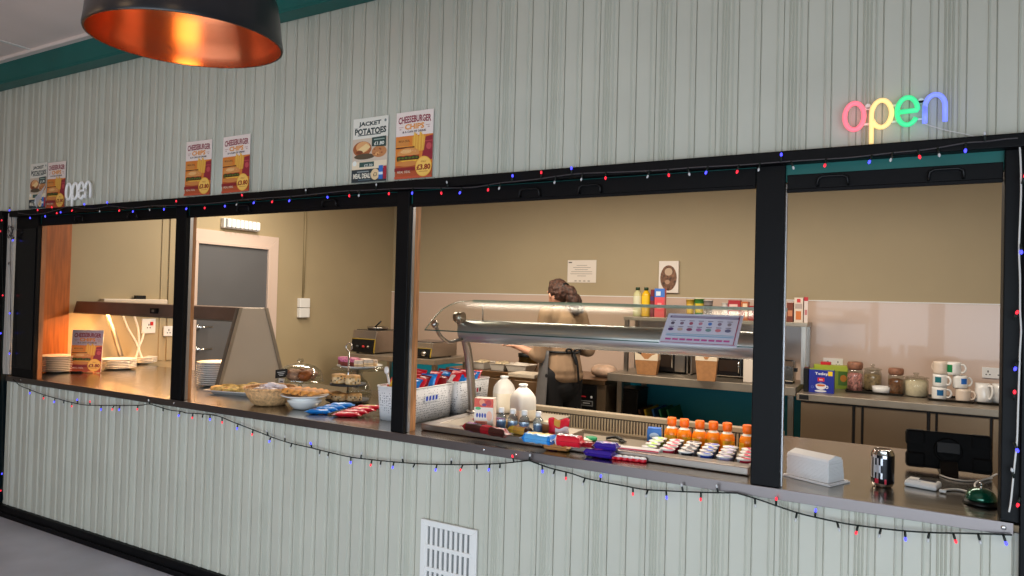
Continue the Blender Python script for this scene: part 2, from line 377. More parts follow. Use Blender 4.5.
# notices on the back wall
def notice():
    a, c = AY(568, 260, YB), AY(596, 283, YB); w, h = c.x-a.x, .235
    b = MB(); b.M = Matrix.Translation((0, -.002, 0)); b.box(-w/2, w/2, -.001, 0, -h/2, h/2, pal(226, 214, 200, .5)); b.M = Matrix.Translation((0, -.0035, 0))
    g = pal(150, 138, 128); z = h/2-.03
    b.rect(-w/2+.01, -w/2+.05, z, z+.012, pal(90, 80, 76))
    for k, (l, r) in enumerate(((-.06, .06), (-.1, .1), (-.08, .07), (-.12, .12), (-.13, .12), (-.05, .05))): b.rect(l, r, z-.028-k*.022, z-.023-k*.022, g)
    for x in (-.08, -.03, .02, .07): b.rect(x, x+.025, -h/2+.012, -h/2+.022, g)
    solo('notice_sign', 'plain white paper notice on the olive back wall above the person', 'notice', b, ((a.x+c.x)/2, YB, (a.z+c.z)/2))
notice()
a, c = AY(659, 261, YB-.03), AY(678, 293, YB-.03); w, h = c.x-a.x, a.z-c.z
t = thing('wall_plaque', 'small white plaque with an oval brown picture on the back wall', 'picture', ((a.x+c.x)/2, YB, (a.z+c.z)/2))
b = MB(); b.box(-w/2, w/2, -.028, 0, -h/2, h/2, pal(232, 222, 210)); b.build('board', t, bev=.003)
b = MB(); b.M = Matrix.Translation((0, -.0285, 0)); b.oval(0, -.01, w*.42, h*.40, mat('coffee_bean_print', (104, 72, 52), .5, var=.45, vscale=30)); b.oval(0, .05, w*.2, h*.12, pal(196, 168, 140)); b.oval(-.01, -.05, w*.12, h*.07, pal(176, 140, 112)); b.build('oval_print', t)

# ------------------------------------------------------------------ worktop and hatch fixtures
X0D, X1D, Y0D, Y1D = -1.905, -.48, .125, .885      # chilled servery cut-out
t = thing('serving_worktop', 'long stainless steel serving worktop along the whole hatch', 'worktop', (0, 0, 0))
b = MB(); T = .034
xr = .268
b.box(-5.285, X0D, -.016, 1.0, WT-T, WT, M_WTOP); b.box(X1D, xr, -.016, 1.0, WT-T, WT, M_WTOP)
b.box(X0D, X1D, -.016, Y0D, WT-T, WT, M_WTOP); b.box(X0D, X1D, Y1D, 1.0, WT-T, WT, M_WTOP)
b.box(XL, -5.285, .09, 1.0, WT-T, WT, M_WTOP); b.build('top', t)
b = MB(); b.box(-5.29, xr, -.022, -.0165, WT-T-.002, WT+.0005, M_FASC)
b.build('front_edge', t, bev=.001)
b = MB()
for x in (-5.1, -3.5, -1.5, -1.35, .245): b.M = Matrix.Translation((x, -.0222, WT-.016)) @ Matrix.Rotation(PI/2, 4, 'X'); b.lathe([(.007, 0), (.006, .002), (.002, .0025)], M_CHROME, 10)
b.build('edge_screw', t)
b = MB(); b.M = Matrix()
for x in (-4.6, -3.2, -2.2, -.1): b.box(x-.02, x+.02, .9, .94, 0, WT-T, M_STEEL); b.box(x-.02, x+.02, .12, .94, WT-T-.04, WT-T, M_STEEL)
b.build('support_frame', t)

# white vent in the lower cladding
a, c = AY(422, 518, -.01), AY(478, 530, -.01); w, h = c.x-a.x, .31
t = thing('air_vent', 'white slotted air vent in the lower green cladding', 'vent', ((a.x+c.x)/2, -.006, a.z-h/2))
b = MB()
b.frame(-w/2, w/2, -h/2, h/2, .026, -.012, 0, M_WHITE)
for z in (.035, -.06): b.box(-w/2+.0265, w/2-.0265, -.0125, -.001, z, z+.018, M_WHITE)
b.build('vent_frame', t, bev=.002)
b = MB(); n = 10
for k in range(n):
    x = -w/2+.03+(w-.06)*k/(n-1); b.box(x-.0065, x+.0065, -.01, -.003, -h/2+.027, h/2-.027, M_WHITE)
b.box(-w/2+.01, w/2-.01, -.002, -.0005, -h/2+.01, h/2-.01, pal(120, 122, 122)); b.build('louvre_bars', t)

# ------------------------------------------------------------------ pendant lamp
LC = Vector((-1.744, -1.2446, 2.2283)); tilt = Vector((.0185, -.0376, 1)).normalized()
t = thing('pendant_lamp', 'big black pendant lamp with glowing copper inside, hanging at top left', 'lamp', LC)
t.rotation_euler = Vector((0, 0, 1)).rotation_difference(tilt).to_euler()
out = [(.25, 0), (.252, .006), (.248, .03), (.243, .08), (.236, .125), (.222, .165), (.195, .2), (.155, .228), (.11, .248), (.07, .262), (.045, .27)]
inn = [(r-.005, z) for r, z in out[1:]]
b = MB(); b.lathe(out, mat('black_lamp_enamel', (32, 33, 37), .28), 56, cap0=False, cap1=True); b.lathe([(.245, .0), (.25, .0)], M_BLK, 56, cap0=False, cap1=False); sh_ = b.build('shade', t)
M_COP = mat('copper_lining', (214, 128, 88), .23, .9)
if 'Tangent' not in [n.bl_label for n in M_COP.node_tree.nodes]:
    tn = M_COP.node_tree.nodes.new('ShaderNodeTangent'); tn.direction_type = 'RADIAL'; tn.axis = 'Z'; pc = M_COP.node_tree.nodes['Principled BSDF']; pc.inputs['Anisotropic'].default_value = .9; pc.inputs['Anisotropic Rotation'].default_value = .25; M_COP.node_tree.links.new(tn.outputs[0], pc.inputs['Tangent'])
b = MB(); b.lathe([(.2452, 0)]+inn, M_COP, 56, cap0=False, cap1=True); b.build('copper_lining', sh_, label='glowing copper lining')
b = MB(); b.lathe([(.02, .26), (.022, .2), (.018, .195)], M_BLK, 16); bh_ = b.build('bulb_holder', t)
b = MB(); b.lathe([(.012, .198), (.016, .18), (.03, .15), (.034, .12), (.028, .095), (.012, .083), (.003, .08)], mat('lamp_bulb', (255, 220, 150), .3, emit=(255, 205, 110), es=13), 18); b.build('bulb', bh_)
b = MB(); b.lathe([(.045, .27), (.05, .3), (.03, .34), (.012, .36)], M_BLK, 20); b.build('cap', t)
b = MB(); b.tube([(0, 0, .36), (.003, .03, .84)], .005, M_BLK); b.build('cord', t)

# ------------------------------------------------------------------ string lights
M_RED = mat('red_led', (220, 40, 50), .3, emit=(255, 40, 60), es=1.5); M_BLU = mat('blue_led', (60, 60, 230), .3, emit=(70, 70, 255), es=2.5)
M_OFF = mat('clear_led', (205, 205, 205), .2)
def catmull(P, n=6):
    P = [Vector(p) for p in P]; out = []
    for i in range(len(P)-1):
        a, b_, c_, d = P[max(i-1, 0)], P[i], P[i+1], P[min(i+2, len(P)-1)]
        for k in range(n):
            u = k/n; out.append(.5*((2*b_)+(c_-a)*u+(2*a-5*b_+4*c_-d)*u*u+(3*b_-a-3*c_+d)*u**3))
    return out+[P[-1]]
BULB = {}
def string_lights(name, label, pts, wire_mat, bulbs, wr=.0026, bm=None):
    t = thing(name, label, 'string lights', pts[0]); o = pts[0]
    b = MB(); b.tube([p-o for p in catmull(pts)], wr, wire_mat, 6); b.build('wire', t)
    for p, dz, kind in bulbs:
        key = (kind, dz > 0)
        if key not in BULB:
            s = 1 if dz > 0 else -1; k = MB(); m = {'r': M_RED, 'b': M_BLU, 'o': M_OFF}[kind]
            k.lathe([(.003, 0), (.0036, s*.012), (.003, s*.018)], bm or wire_mat, 8); k.lathe([(.0028, s*.018), (.004, s*.022), (.0036, s*.027), (.001, s*.030)], m, 8)
            q = k.build('bulb', t); BULB[key] = q
        else:
            q = BULB[key].copy(); COL.objects.link(q); q.parent = t
        q.location = p-o; q.rotation_euler = ((-1 if dz < 0 else 1)*R.uniform(.05, .35), R.uniform(-.35, .35), 0)
    return t
YW = -.036
low = [(13, 379), (20, 385.5), (30, 389.5), (40, 393.5), (55, 398), (70, 402), (85, 405), (100, 405.5), (115, 405.6), (130, 405.5), (142, 405.2), (149, 404), (158, 406.5), (170, 410), (181, 411.5), (187, 413), (200, 413.8), (217, 415.8), (233, 422), (255, 430.5), (273, 437.5), (290, 443), (310, 447.5), (330, 452.5), (350, 457), (370, 459.5), (395, 462), (420, 463.8), (445, 464.5), (470, 464.6), (500, 463.5), (520, 461.5), (529, 460.8), (533, 462), (550, 468), (570, 473), (585, 478), (600, 481.3), (625, 486), (645, 489.5), (670, 491), (700, 492.3), (733, 493), (740, 494), (760, 500), (780, 507), (800, 513.5), (820, 518.3), (845, 523.5), (870, 527), (900, 530.5), (930, 532.5), (960, 533.2), (990, 534), (1012, 535)]
LP = [AY(x, y, YW) for x, y in low]
def on(path, x):
    for (xa, ya), (xb, yb) in zip(path, path[1:]):
        if xa <= x <= xb: return ya+(yb-ya)*(x-xa)/max(1e-6, xb-xa)
    return path[-1][1]
bl = []
kinds = {}
spec = 'b30 r44 b55 o64 r72 b78u r90u b101 r114 b120 r138 o150u o163 b180 r193 o203 b210 r222 b238 r253 o268u b271 o285u o292 b312u o320 o329 b351 o361u r372 o381 b394 o403u o415 b437 o451u r463 o477 b490 o500 r514u o529u b542 o555 r566 o585 b600u r633 o648 b666 o683u r701 o718u o755 r776u o797 b815u o837 r858 o881 b905 o929 r953 o978 b1003'
for w in spec.split():
    k = w[0]; up_ = w.endswith('u'); x = float(w[1:].rstrip('u')); bl.append((AY(x, on(low, x), YW-.002), 1 if up_ else -1, k))
string_lights('string_lights', 'dark wire of red and blue lights drooping below the worktop edge', LP, M_WIRE, bl)
upw = [(18, 213), (30, 214.5), (45, 213), (60, 209), (68, 206.5), (80, 208), (95, 208.5), (110, 206), (130, 208), (150, 206), (170, 205.5), (190, 204.8), (215, 203), (240, 200), (265, 198), (290, 196.5), (320, 193.5), (345, 191), (370, 190), (400, 188.5), (430, 188), (470, 187.5), (500, 183), (530, 180), (555, 176.5), (580, 173.5), (620, 172), (660, 170), (700, 167), (740, 165), (780, 162), (810, 160), (850, 157.5), (890, 153), (930, 149), (965, 143), (985, 141.5), (1005, 139), (1018, 138)]
YU = -.058
bu = []
spec = 'b30 r38u b46 r53u b61 r57 r74 b85u b108u o100 r120 b134 o150 b164 r176u b188 r205 b226 o238 r243u b256 r274 b291 o306u b327 r349 o360 r390 o376u b413 r441 o448u b462 r489 o501 b512u r541u b572u o556 o583 r606 o650 r668 o688 b708 r739 o760 b781u o791 r826 b872 o893 r918 o938 b966 o985u'
for w in spec.split():
    k = w[0]; up_ = w.endswith('u'); x = float(w[1:].rstrip('u')); bu.append((AY(x, on(upw, x), YU-.002), 1 if up_ else -1, k))
M_CLW = mat('clear_wire', (66, 60, 62), .4)
string_lights('string_lights', 'red and blue string lights along the black header above the hatch', [AY(x, y, YU) for x, y in upw], M_CLW, bu, .0022)
BULB.clear()
rv = [(1019, 138), (1020.5, 160), (1021, 190), (1020, 220), (1019, 250), (1020, 280), (1020, 310), (1021, 330), (1020, 350), (1019, 380), (1018, 410), (1017, 440), (1014, 470), (1011, 500), (1009, 512)]
rb = [(AY(x, y, -.04), -1 if i % 2 else 1, k) for i, (x, y, k) in enumerate([(1022, 184, 'r'), (1021, 244, 'b'), (1014, 320, 'r'), (1018, 361, 'b'), (1014, 400, 'r'), (1014, 442, 'b'), (1014, 478, 'o'), (1020, 497, 'r')])]
string_lights('string_lights', 'white cable with red and blue lights down the right black post', [AY(x, y, -.036) for x, y in rv], M_CABLE, rb, .0026, M_WIRE)
BULB.clear()
lv = [(11, 212), (12, 230), (10, 250), (11, 280), (10.5, 310), (11, 340), (10, 360), (10, 374)]
lb = [(AY(x, y, -.036), -1, k) for x, y, k in [(10, 207, 'b'), (14, 237, 'b'), (9, 262, 'o'), (11, 310, 'b'), (10, 350, 'b')]]
string_lights('string_lights', 'string lights hanging down the narrow pale strip at far left', [AY(x, y, -.034) for x, y in lv], M_CLW, lb, .002)
BULB.clear()
dv = [(3, 215), (2, 260), (3, 300), (2, 350), (3, 400), (2, 450), (3, 500)]
lb = [(AY(x, y, -.058), -1, k) for x, y, k in [(2, 217, 'r'), (1.5, 228, 'r'), (4, 292, 'r'), (2, 330, 'b'), (3, 470, 'b'), (2, 487, 'r')]]
string_lights('string_lights', 'string lights hanging on the dark frame at the left edge of the photo', [AY(x, y, -.056) for x, y in dv], M_WIRE, lb, .002)
# tangled spare wire on the pale strip
b = MB(); p = AY(10, 232, -.05)
pts = [p+Vector((.035*math.sin(k*1.9)+R.uniform(-.01, .01), R.uniform(-.006, .006), .04*math.cos(k*1.3)+R.uniform(-.012, .012))) for k in range(14)]
b.tube([q-p for q in catmull(pts, 5)], .0022, M_CLW, 6); solo('wire_bundle', 'tangle of clear wire bunched near the top of the pale strip', 'wire', b, p)

# ------------------------------------------------------------------ open signs
def open_sign(label, P, cols, r, es):
    # P: world points of each letter's centre and size
    t = thing('open_sign', label, 'sign', P['loc'])
    h = P['h']; names = 'open'
    def tb(nm, pts, closed, col, i):
        m = mat('neon_%02x%02x%02x_%d' % (*col, int(es*10)), col, .4, emit=col, es=es)
        b = MB(); b.tube(pts, r, m, 10, closed); o = b.build('letter', t, label=nm)
    cx = P['x']; w = P['w']
    circ = lambda c, z, a, bb, t0, t1, n=24: [(c+a*math.cos(t0+(t1-t0)*k/n), 0, z+bb*math.sin(t0+(t1-t0)*k/n)) for k in range(n+1)]
    tb('letter o', circ(cx[0], 0, w, h, 0, 2*PI)[:-1], True, cols[0], 0)
    tb('letter p', [(cx[1]-w, 0, -h*2.15), (cx[1]-w, 0, -h*.9)]+circ(cx[1], 0, w, h, PI, -PI*.86), False, cols[1], 1)
    tb('letter e', [(cx[2]-w*.95, 0, -h*.02), (cx[2]+w*.98, 0, h*.0)]+circ(cx[2], 0, w, h, .08, PI*1.82), False, cols[2], 2)
    tb('letter n', [(cx[3]-w*.95, 0, -h*1.0), (cx[3]-w*.95, 0, h*.15)]+circ(cx[3], h*.12, w*.95, h*.88, PI, 0, 14)+[(cx[3]+w*.95, 0, -h*1.0)], False, cols[3], 3)
    y = .012
    bars = [(cx[0]+w, cx[1]-w, .45, .62), (cx[0]+w*.8, cx[1]-w, -.7, -.55), (cx[1]+w*.8, cx[2]-w*.7, .5, .66), (cx[1]+w*.6, cx[2]-w*.7, -.7, -.55), (cx[2]+w*.8, cx[3]-w, .55, .72), (cx[2]+w*.7, cx[3]-w, -.7, -.55)]
    for l_, r_, za, zb in bars: b = MB(); b.box(l_, r_, y-.004, y+.002, h*za, h*zb, M_WHITE); b.build('joining_bar', t, label='clear white joining bar')
    for i in (1, 3): b = MB(); b.M = Matrix.Translation(((cx[i-1]+cx[i])/2, y, h*.72)) @ Matrix.Rotation(PI/2, 4, 'X'); b.lathe([(.008, -.004), (.008, .004)], M_WHITE, 14); b.build('hanging_eyelet', t)
    return t
c0, c1, c2, c3 = AY(854.3, 116.5, -.03), AY(881.5, 112, -.03), AY(907.3, 110.5, -.03), AY(935, 107.5, -.03)
w = (AY(866, 116, -.03).x-AY(842.5, 116, -.03).x)/2-.006
h = .042
loc = Vector((c0.x, -.03, c0.z))
t = open_sign('lit neon open sign with red, yellow, green and blue letters above the tablet', dict(loc=loc, x=[0, c1.x-c0.x, c2.x-c0.x, c3.x-c0.x], w=w, h=h), [(255, 118, 134), (255, 214, 140), (66, 214, 140), (124, 140, 255)], .0073, .85)
t.rotation_euler = (0, -math.radians(.3), 0)
s0, s1 = AY(65.5, 191, -.03), AY(90.5, 189, -.03)
L = (s1.x-s0.x); 
open_sign('unlit white open sign beside the posters at far left', dict(loc=Vector((s0.x+L*.13, -.03, (s0.z+s1.z)/2-.005)), x=[0, L*.26, L*.51, L*.77], w=L*.105, h=.05), [(232, 232, 232)]*4, .0075, .12)
# thin cable of the neon sign
b = MB(); pp = catmull([AY(x, y, -.03) for x, y in ((925, 124), (945, 130), (965, 134), (985, 139), (1005, 140.5), (1018, 136.5), (1023, 130))], 5); b.tube([q-pp[0] for q in pp], .0016, M_CABLE, 6)
solo('sign_cable', 'thin pale cable running from the lit neon sign to the right', 'cable', b, pp[0])
# ------------------------------------------------------------------ posters
C_ORG, C_RED, C_BUN, C_BUN2, C_PAT, C_GRN, C_YEL = (226, 132, 56), (160, 48, 52), (214, 140, 70), (186, 104, 48), (96, 54, 34), (92, 110, 44), (244, 190, 84)
def burger_art(b, W, H, top=(240, 224, 216)):
    P = lambda *c: pal(*c, .4)
    b.rect(-W/2, W/2, 0, H, P(*top)); b.rect(-W/2, W/2, 0, H*.64, P(*C_ORG)); b.rect(-W/2, W/2, 0, H*.2, P(188, 86, 50))
    b.text('CHEESEBURGER', 0, H*.875, H*.105, P(142, 44, 62), W*.88, .035, H*.012)
    b.text('CHIPS', 0, H*.775, H*.085, P(232, 150, 60), W*.52, .04)
    for s in (-1, 1): b.rect(s*W*.36-W*.06, s*W*.36+W*.06, H*.772, H*.778, P(170, 90, 80)); b.oval(s*W*.38, H*.745, W*.03, H*.01, P(200, 170, 160))
    b.text('& A CAN OF DRINK', 0, H*.70, H*.032, P(84, 64, 70), W*.64, .03)
    # paper cup and fries
    b.poly([(W*.22, H*.28), (W*.5, H*.26), (W*.5, H*.62), (W*.28, H*.6)], P(150, 42, 56)); b.oval(W*.40, H*.46, W*.07, H*.05, P(196, 80, 86)); b.rect(W*.3, W*.5, H*.53, H*.545, P(196, 80, 86))
    for k in range(9):
        x = -W*.05+k*W*.037; z = H*(.5+.02*((k*7) % 4)); b.poly([(x, H*.4), (x+W*.03, H*.4), (x+W*.045+W*.01*(k % 3), z+H*.12), (x+W*.012, z+H*.12)], P(*(C_YEL if k % 2 else (236, 168, 70))))
    # back bun
    b.oval(-W*.3, H*.53, W*.18, H*.075, P(*C_BUN)); b.text('MEGA DEAL', -W*.26, H*.565, H*.03, P(120, 60, 30), W*.3, .01); b.rect(-W*.48, W*.02, H*.455, H*.475, P(*C_PAT)); b.rect(-W*.48, 0, H*.475, H*.49, P(236, 150, 60))
    # front burger
    b.oval(-W*.14, H*.375, W*.30, H*.085, P(222, 150, 84)); b.oval(-W*.2, H*.405, W*.15, H*.03, P(238, 184, 120))
    for k in range(7): b.oval(-W*.34+k*W*.065, H*(.40+.014*((k*5) % 3)), W*.007, H*.004, P(246, 226, 190), 8)
    b.rect(-W*.43, W*.15, H*.32, H*.345, P(190, 60, 40))
    b.poly([(-W*.45, H*.33), (-W*.36, H*.345), (-W*.27, H*.33), (-W*.18, H*.345), (-W*.08, H*.328), (W*.02, H*.342), (W*.15, H*.325), (W*.16, H*.285), (-W*.45, H*.285)], P(66, 62, 30))
    for k in range(6): b.oval(-W*.38+k*W*.095, H*.308, W*.035, H*.014, P(*C_GRN), 10)
    b.rect(-W*.44, W*.14, H*.262, H*.29, P(78, 40, 26)); b.poly([(-W*.44, H*.275), (W*.14, H*.275), (W*.05, H*.24), (-W*.02, H*.262), (-W*.2, H*.232), (-W*.3, H*.26)], P(246, 190, 70))
    b.oval(-W*.14, H*.22, W*.29, H*.04, P(212, 136, 72))
    b.rect(-W*.5, W*.05, H*.115, H*.165, P(142, 40, 44)); b.text('MEAL DEAL', -W*.24, H*.10, H*.035, P(240, 214, 190), W*.36, .01)
    b.rect(-W*.5, W*.5, 0, H*.035, P(206, 90, 60))
    b.oval(W*.285, H*.165, W*.215, H*.15, P(246, 186, 78), 28); b.oval(W*.285, H*.165, W*.195, H*.136, P(250, 200, 100), 28)
    b.text('£3.80', W*.285, H*.155, H*.085, P(150, 54, 30), W*.37, .045); b.text('ONLY', W*.285, H*.235, H*.025, P(170, 80, 40), W*.14, .01); b.rect(W*.17, W*.4, H*.085, H*.093, P(190, 110, 50))
def potato_art(b, W, H):
    P = lambda *c: pal(*c, .4)
    b.rect(-W/2, W/2, 0, H, P(232, 228, 216)); b.text('JACKET', -W*.02, H*.905, H*.085, P(52, 66, 66), W*.64, .045, -H*.008); b.text('POTATOES', 0, H*.795, H*.1, P(52, 66, 66), W*.9, .045, -H*.008)
    b.rect(-W*.36, W*.3, H*.725, H*.74, P(70, 84, 82)); b.oval(W*.42, H*.93, W*.03, H*.022, P(120, 130, 126)); b.rect(-W*.46, -W*.36, H*.85, H*.856, P(150, 150, 146))
    b.rect(-W/2, W/2, H*.2, H*.68, P(214, 196, 176)); b.oval(-W*.22, H*.52, W*.27, H*.12, P(168, 96, 56)); b.oval(-W*.2, H*.55, W*.2, H*.085, P(228, 168, 112))
    b.poly([(-W*.34, H*.52), (-W*.1, H*.6), (W*.02, H*.54), (-W*.18, H*.46)], P(244, 210, 150)); b.oval(-W*.3, H*.47, W*.1, H*.03, P(128, 66, 40))
    b.oval(-W*.15, H*.4, W*.3, H*.045, P(92, 78, 60)); b.oval(W*.27, H*.46, W*.21, H*.09, P(196, 132, 84))
    for k in range(14): b.oval(W*(.12+.3*R.random()), H*(.41+.1*R.random()), W*.025, H*.012, P(*((226, 170, 110) if k % 2 else (156, 84, 50))), 8)
    b.poly([(W*.06, H*.68), (W*.46, H*.69), (W*.46, H*.53), (W*.06, H*.545)], P(44, 70, 66)); b.text('£1.80', W*.27, H*.585, H*.055, P(240, 240, 230), W*.28, .02); b.rect(W*.12, W*.42, H*.64, H*.655, P(160, 180, 170))
    b.rect(-W/2, W/2, H*.2, H*.32, P(238, 220, 190)); b.oval(-W*.42, H*.3, W*.06, H*.04, P(240, 240, 232)); b.rect(-W*.28, W*.14, H*.235, H*.31, P(54, 86, 80)); b.text('£2.30', -W*.02, H*.26, H*.035, P(236, 236, 226), W*.24, .01)
    b.rect(-W/2, W/2, 0, H*.2, P(42, 54, 60)); b.text('MEAL DEAL!', -W*.2, H*.1, H*.08, P(238, 232, 214), W*.5, .04); b.rect(-W*.34, W*.0, H*.155, H*.172, P(150, 160, 160)); b.rect(-W*.3, W*.05, H*.03, H*.042, P(96, 120, 130))
    b.oval(W*.18, H*.11, W*.12, H*.085, P(236, 206, 160), 24); b.text('£3', W*.18, H*.11, H*.06, P(90, 60, 40), W*.1, .01)
    b.rect(W*.28, W*.4, H*.03, H*.24, P(50, 110, 190)); b.rect(W*.41, W*.5, H*.03, H*.23, P(170, 40, 60)); b.rect(W*.28, W*.4, H*.1, H*.14, P(220, 230, 240))
def poster(kind, label, q, ry=0., y=-.009, curl=False):
    a, bb = AY(q[0], q[1], y), AY(q[2], q[3], y); W = bb.x-a.x; H = .298
    b = MB(); b.box(-W/2, W/2, -.0004, .0004, 0, H, M_PAPER); b.lay = 2
    (burger_art if kind == 'b' else potato_art)(b, W, H)
    if curl:      # lower right corner folded up and forward, showing the white back
        b.add([(W*.02, -.006, .0), (W*.5, -.006, .15), (W*.1, -.03, .03), (W*.28, -.045, .06)], [(0, 2, 3, 1)], M_PAPER)
    o = b.build('poster'); o.location = ((a.x+bb.x)/2, y, (a.z+bb.z)/2-H); o.rotation_euler = (0, ry, 0)
    tag(o, label, 'poster'); return o
poster('p', 'jacket potatoes poster with a curled white corner beside the unlit open sign', (31, 164, 47.5, 162.5), 0, -.008, True)
poster('b', 'cheeseburger poster at far left, touching the unlit white open sign', (48, 163, 66, 161), .01, -.012)
poster('b', 'cheeseburger poster above the second opening, farther from the lamp of the pair', (186.4, 142, 212, 139.5), .01)
poster('b', 'cheeseburger poster above the second opening, slightly taller one of the pair', (224, 136.4, 251, 134.6), -.01)
poster('p', 'jacket potatoes poster with grey title, beside the bright cheeseburger poster', (353.8, 119.6, 388.7, 115), .0)
poster('b', 'cheeseburger poster above the third black post, nearest to the lit neon sign', (396.8, 113.3, 434, 108.7), .0)

# ------------------------------------------------------------------ things on the worktop
def plate_mesh(r):
    b = MB(); b.lathe([(r*.55, 0), (r*.6, .003), (r*.72, .006), (r, .0165), (r, .019), (r*.97, .019), (r*.7, .0095), (r*.0, .0085)], M_CHINA, 32, cap1=False); return b
PL = None
def plates(n, px, r, step, where, group, top_note=None):
    global PL
    p = AZ(px[0], px[1], WT); pb = plate_mesh(r); src = None
    for k in range(n):
        lab = ('lowest white plate ' if k == 0 else 'topmost white plate ' if k == n-1 else '%s white plate from the bottom ' % ORD[k])+where
        loc = (p.x+R.uniform(-.002, .002), p.y+R.uniform(-.002, .002), WI+k*step)
        if src is None: src = solo('dinner_plate', lab, 'plate', pb, loc, 0, group)
        else:
            c = src.copy(); COL.objects.link(c); c.location = loc; c['label'] = lab
plates(9, (57, 372), .125, .0125, 'in the stack against the orange wooden board', 'plates by the wooden board')
plates(6, (118, 369), .125, .012, 'in the wide stack just behind the counter menu card', 'plates behind the menu card')
plates(4, (143, 363.5), .105, .012, 'in the low stack under the hanging white cables', 'plates under the cables')
plates(11, (214, 385.5), .108, .0135, 'in the tall stack beside the steel side panel', 'plates beside the gantry panel')

# menu card on its little wooden stand
p = AZ(78.5, 373, WT)
t = thing('menu_card', 'cheeseburger menu card standing on the worktop in front of plates', 'menu card', (p.x+.03, p.y+.03, WI), .62)
b = MB(); b.M = Matrix.Translation((0, 0, .006)) @ Matrix.Rotation(-.08, 4, 'X'); b.box(-.105, .105, -.0015, .0015, 0, .298, M_PAPER); b.lay = 8; burger_art(b, .206, .296, (206, 192, 216)); b.build('card', t)
b = MB(); b.box(-.09, -.02, -.02, .035, 0, .012, M_BLK); b.box(.02, .06, -.02, .04, 0, .012, M_PINE); b.box(-.09, .06, .008, .03, .0, .03, M_PINE); b.build('stand', t, bev=.002)

# heated gantry
GX = -3.64
t = thing('heated_gantry', 'stainless heated gantry over the plates with a sloping side panel', 'heat lamp', (0, 0, WI))
def gp(y, z): return (y, z-WT)
b = MB(); b.xprism([gp(.36, WT), gp(.505, 1.445), gp(.73, 1.445), gp(.90, WT)], GX-.012, GX, mat('gantry_panel_steel', (190, 178, 162), .42, .4, var=.03, vscale=2)); sp_ = b.build('side_panel', t, bev=.002)
b = MB(); b.xprism([gp(.36, WT), gp(.385, WT), gp(.53, 1.445), gp(.505, 1.445)], GX-.03, GX+.004, M_DSTEEL); b.xprism([gp(.875, WT), gp(.90, WT), gp(.73, 1.445), gp(.705, 1.445)], GX-.03, GX+.004, M_DSTEEL); b.build('panel_edge', sp_)
hood = mat('brown_steel_hood', (150, 124, 108), .38, .7, var=.12, vscale=2.5)
b = MB(); b.xprism([gp(.495, 1.362), gp(.515, 1.445), gp(.73, 1.445), gp(.76, 1.362), gp(.75, 1.362), gp(.72, 1.435), gp(.525, 1.435), gp(.505, 1.362)], -5.46, GX-.012, hood)
b.add([(-5.46, .495, 1.362-WT), (-5.46, .515, 1.445-WT), (-5.46, .73, 1.445-WT), (-5.46, .76, 1.362-WT)], [(0, 1, 2, 3)], hood); hd_ = b.build('hood', t)
b = MB(); b.xprism([gp(.493, 1.356), gp(.493, 1.364), gp(.51, 1.364), gp(.51, 1.356)], -5.46, GX-.012, M_STEEL); b.build('lower_lip', hd_, label='bright steel lower lip')
for y, dy in ((.66, .14),):
    b = MB(); b.tube([(-5.30, y, 1.36-WT), (-5.30, y+dy, .013)], .018, M_DSTEEL, 8); b.build('leg', t)
for x in (-5.0, -4.4, -3.95):
    b = MB(); b.tube([(x-.2, .625, 1.40-WT), (x+.2, .625, 1.40-WT)], .012, mat('heat_tube', (255, 190, 110), .4, emit=(255, 140, 50), es=9), 10); b.build('heat_tube', hd_)
b = MB(); q = AY(155, 311, .5); b.M = Matrix.Translation((q.x, .494, q.z-WT)); b.box(-.035, .035, -.008, .01, -.018, .018, M_BLK); b.box(-.01, .012, -.012, .0, -.008, .008, M_DSTEEL); b.build('rocker_switch', hd_)
# white cables hanging behind the gantry
b = MB()
for pts in (((123, 315), (128, 328), (135, 340), (138, 347)), ((134, 315), (138, 328), (139, 340), (138.5, 347), (137, 354), (135, 359)), ((144, 332), (142, 340), (139, 348), (141, 355), (143, 360))):
    P3 = [Vector((-5.42, AX(x, y, -5.42).y, AX(x, y, -5.42).z)) for x, y in pts]; b.tube(catmull(P3, 5), .008, M_CABLE, 8)
solo('power_cable', 'white power cables hanging tied together behind the gantry', 'cable', b)

# pastry plate
p = AZ(238, 394.5, WT); rz = .0
t = thing('serving_plate', 'white oblong plate of pastries beside the wicker basket', 'plate', (p.x, p.y+.03, WI), .25)
b = MB(); b.rings([[(sx*(.19+g)*c, sy*(.11+g)*c, z) for sx, sy in ((-1, -1), (1, -1), (1, 1), (-1, 1))] for c, g, z in ((.7, 0, 0), (.75, 0, .004), (1, 0, .022), (1, 0, .026), (.96, 0, .026), (.75, 0, .009))], M_CHINA, smooth=False); b.build('dish', t, bev=.004)
for k in range(7):
    b = MB(); x, y = (-.13+.088*(k % 4), -.045+.09*(k//4)); w = wob(k, .16)
    b.ell((0, 0, .018), (.054, .045, .019), mat('flaky_pastry', (222, 170, 100), .6, var=.3, vscale=30, bump=.5, bscale=60), fn=w); o = b.build('pastry'); o.location = (p.x+x*math.cos(.25)-y*math.sin(.25), p.y+.03+x*math.sin(.25)+y*math.cos(.25), WT+.012+(.0 if k < 6 else .018)); o.rotation_euler = (0, 0, R.uniform(0, 3))
    tag(o, ['flaky golden pastry at the left front of the oblong white plate', 'flaky pastry second along the front of the oblong white plate', 'flaky pastry third along the front of the oblong white plate', 'flaky pastry at the right front of the oblong white plate, by the basket', 'flaky pastry at the left back of the oblong white plate', 'flaky pastry in the middle back of the oblong white plate', 'flaky pastry resting highest at the back of the oblong white plate'][k], 'pastry', 'pastries on the oblong plate')
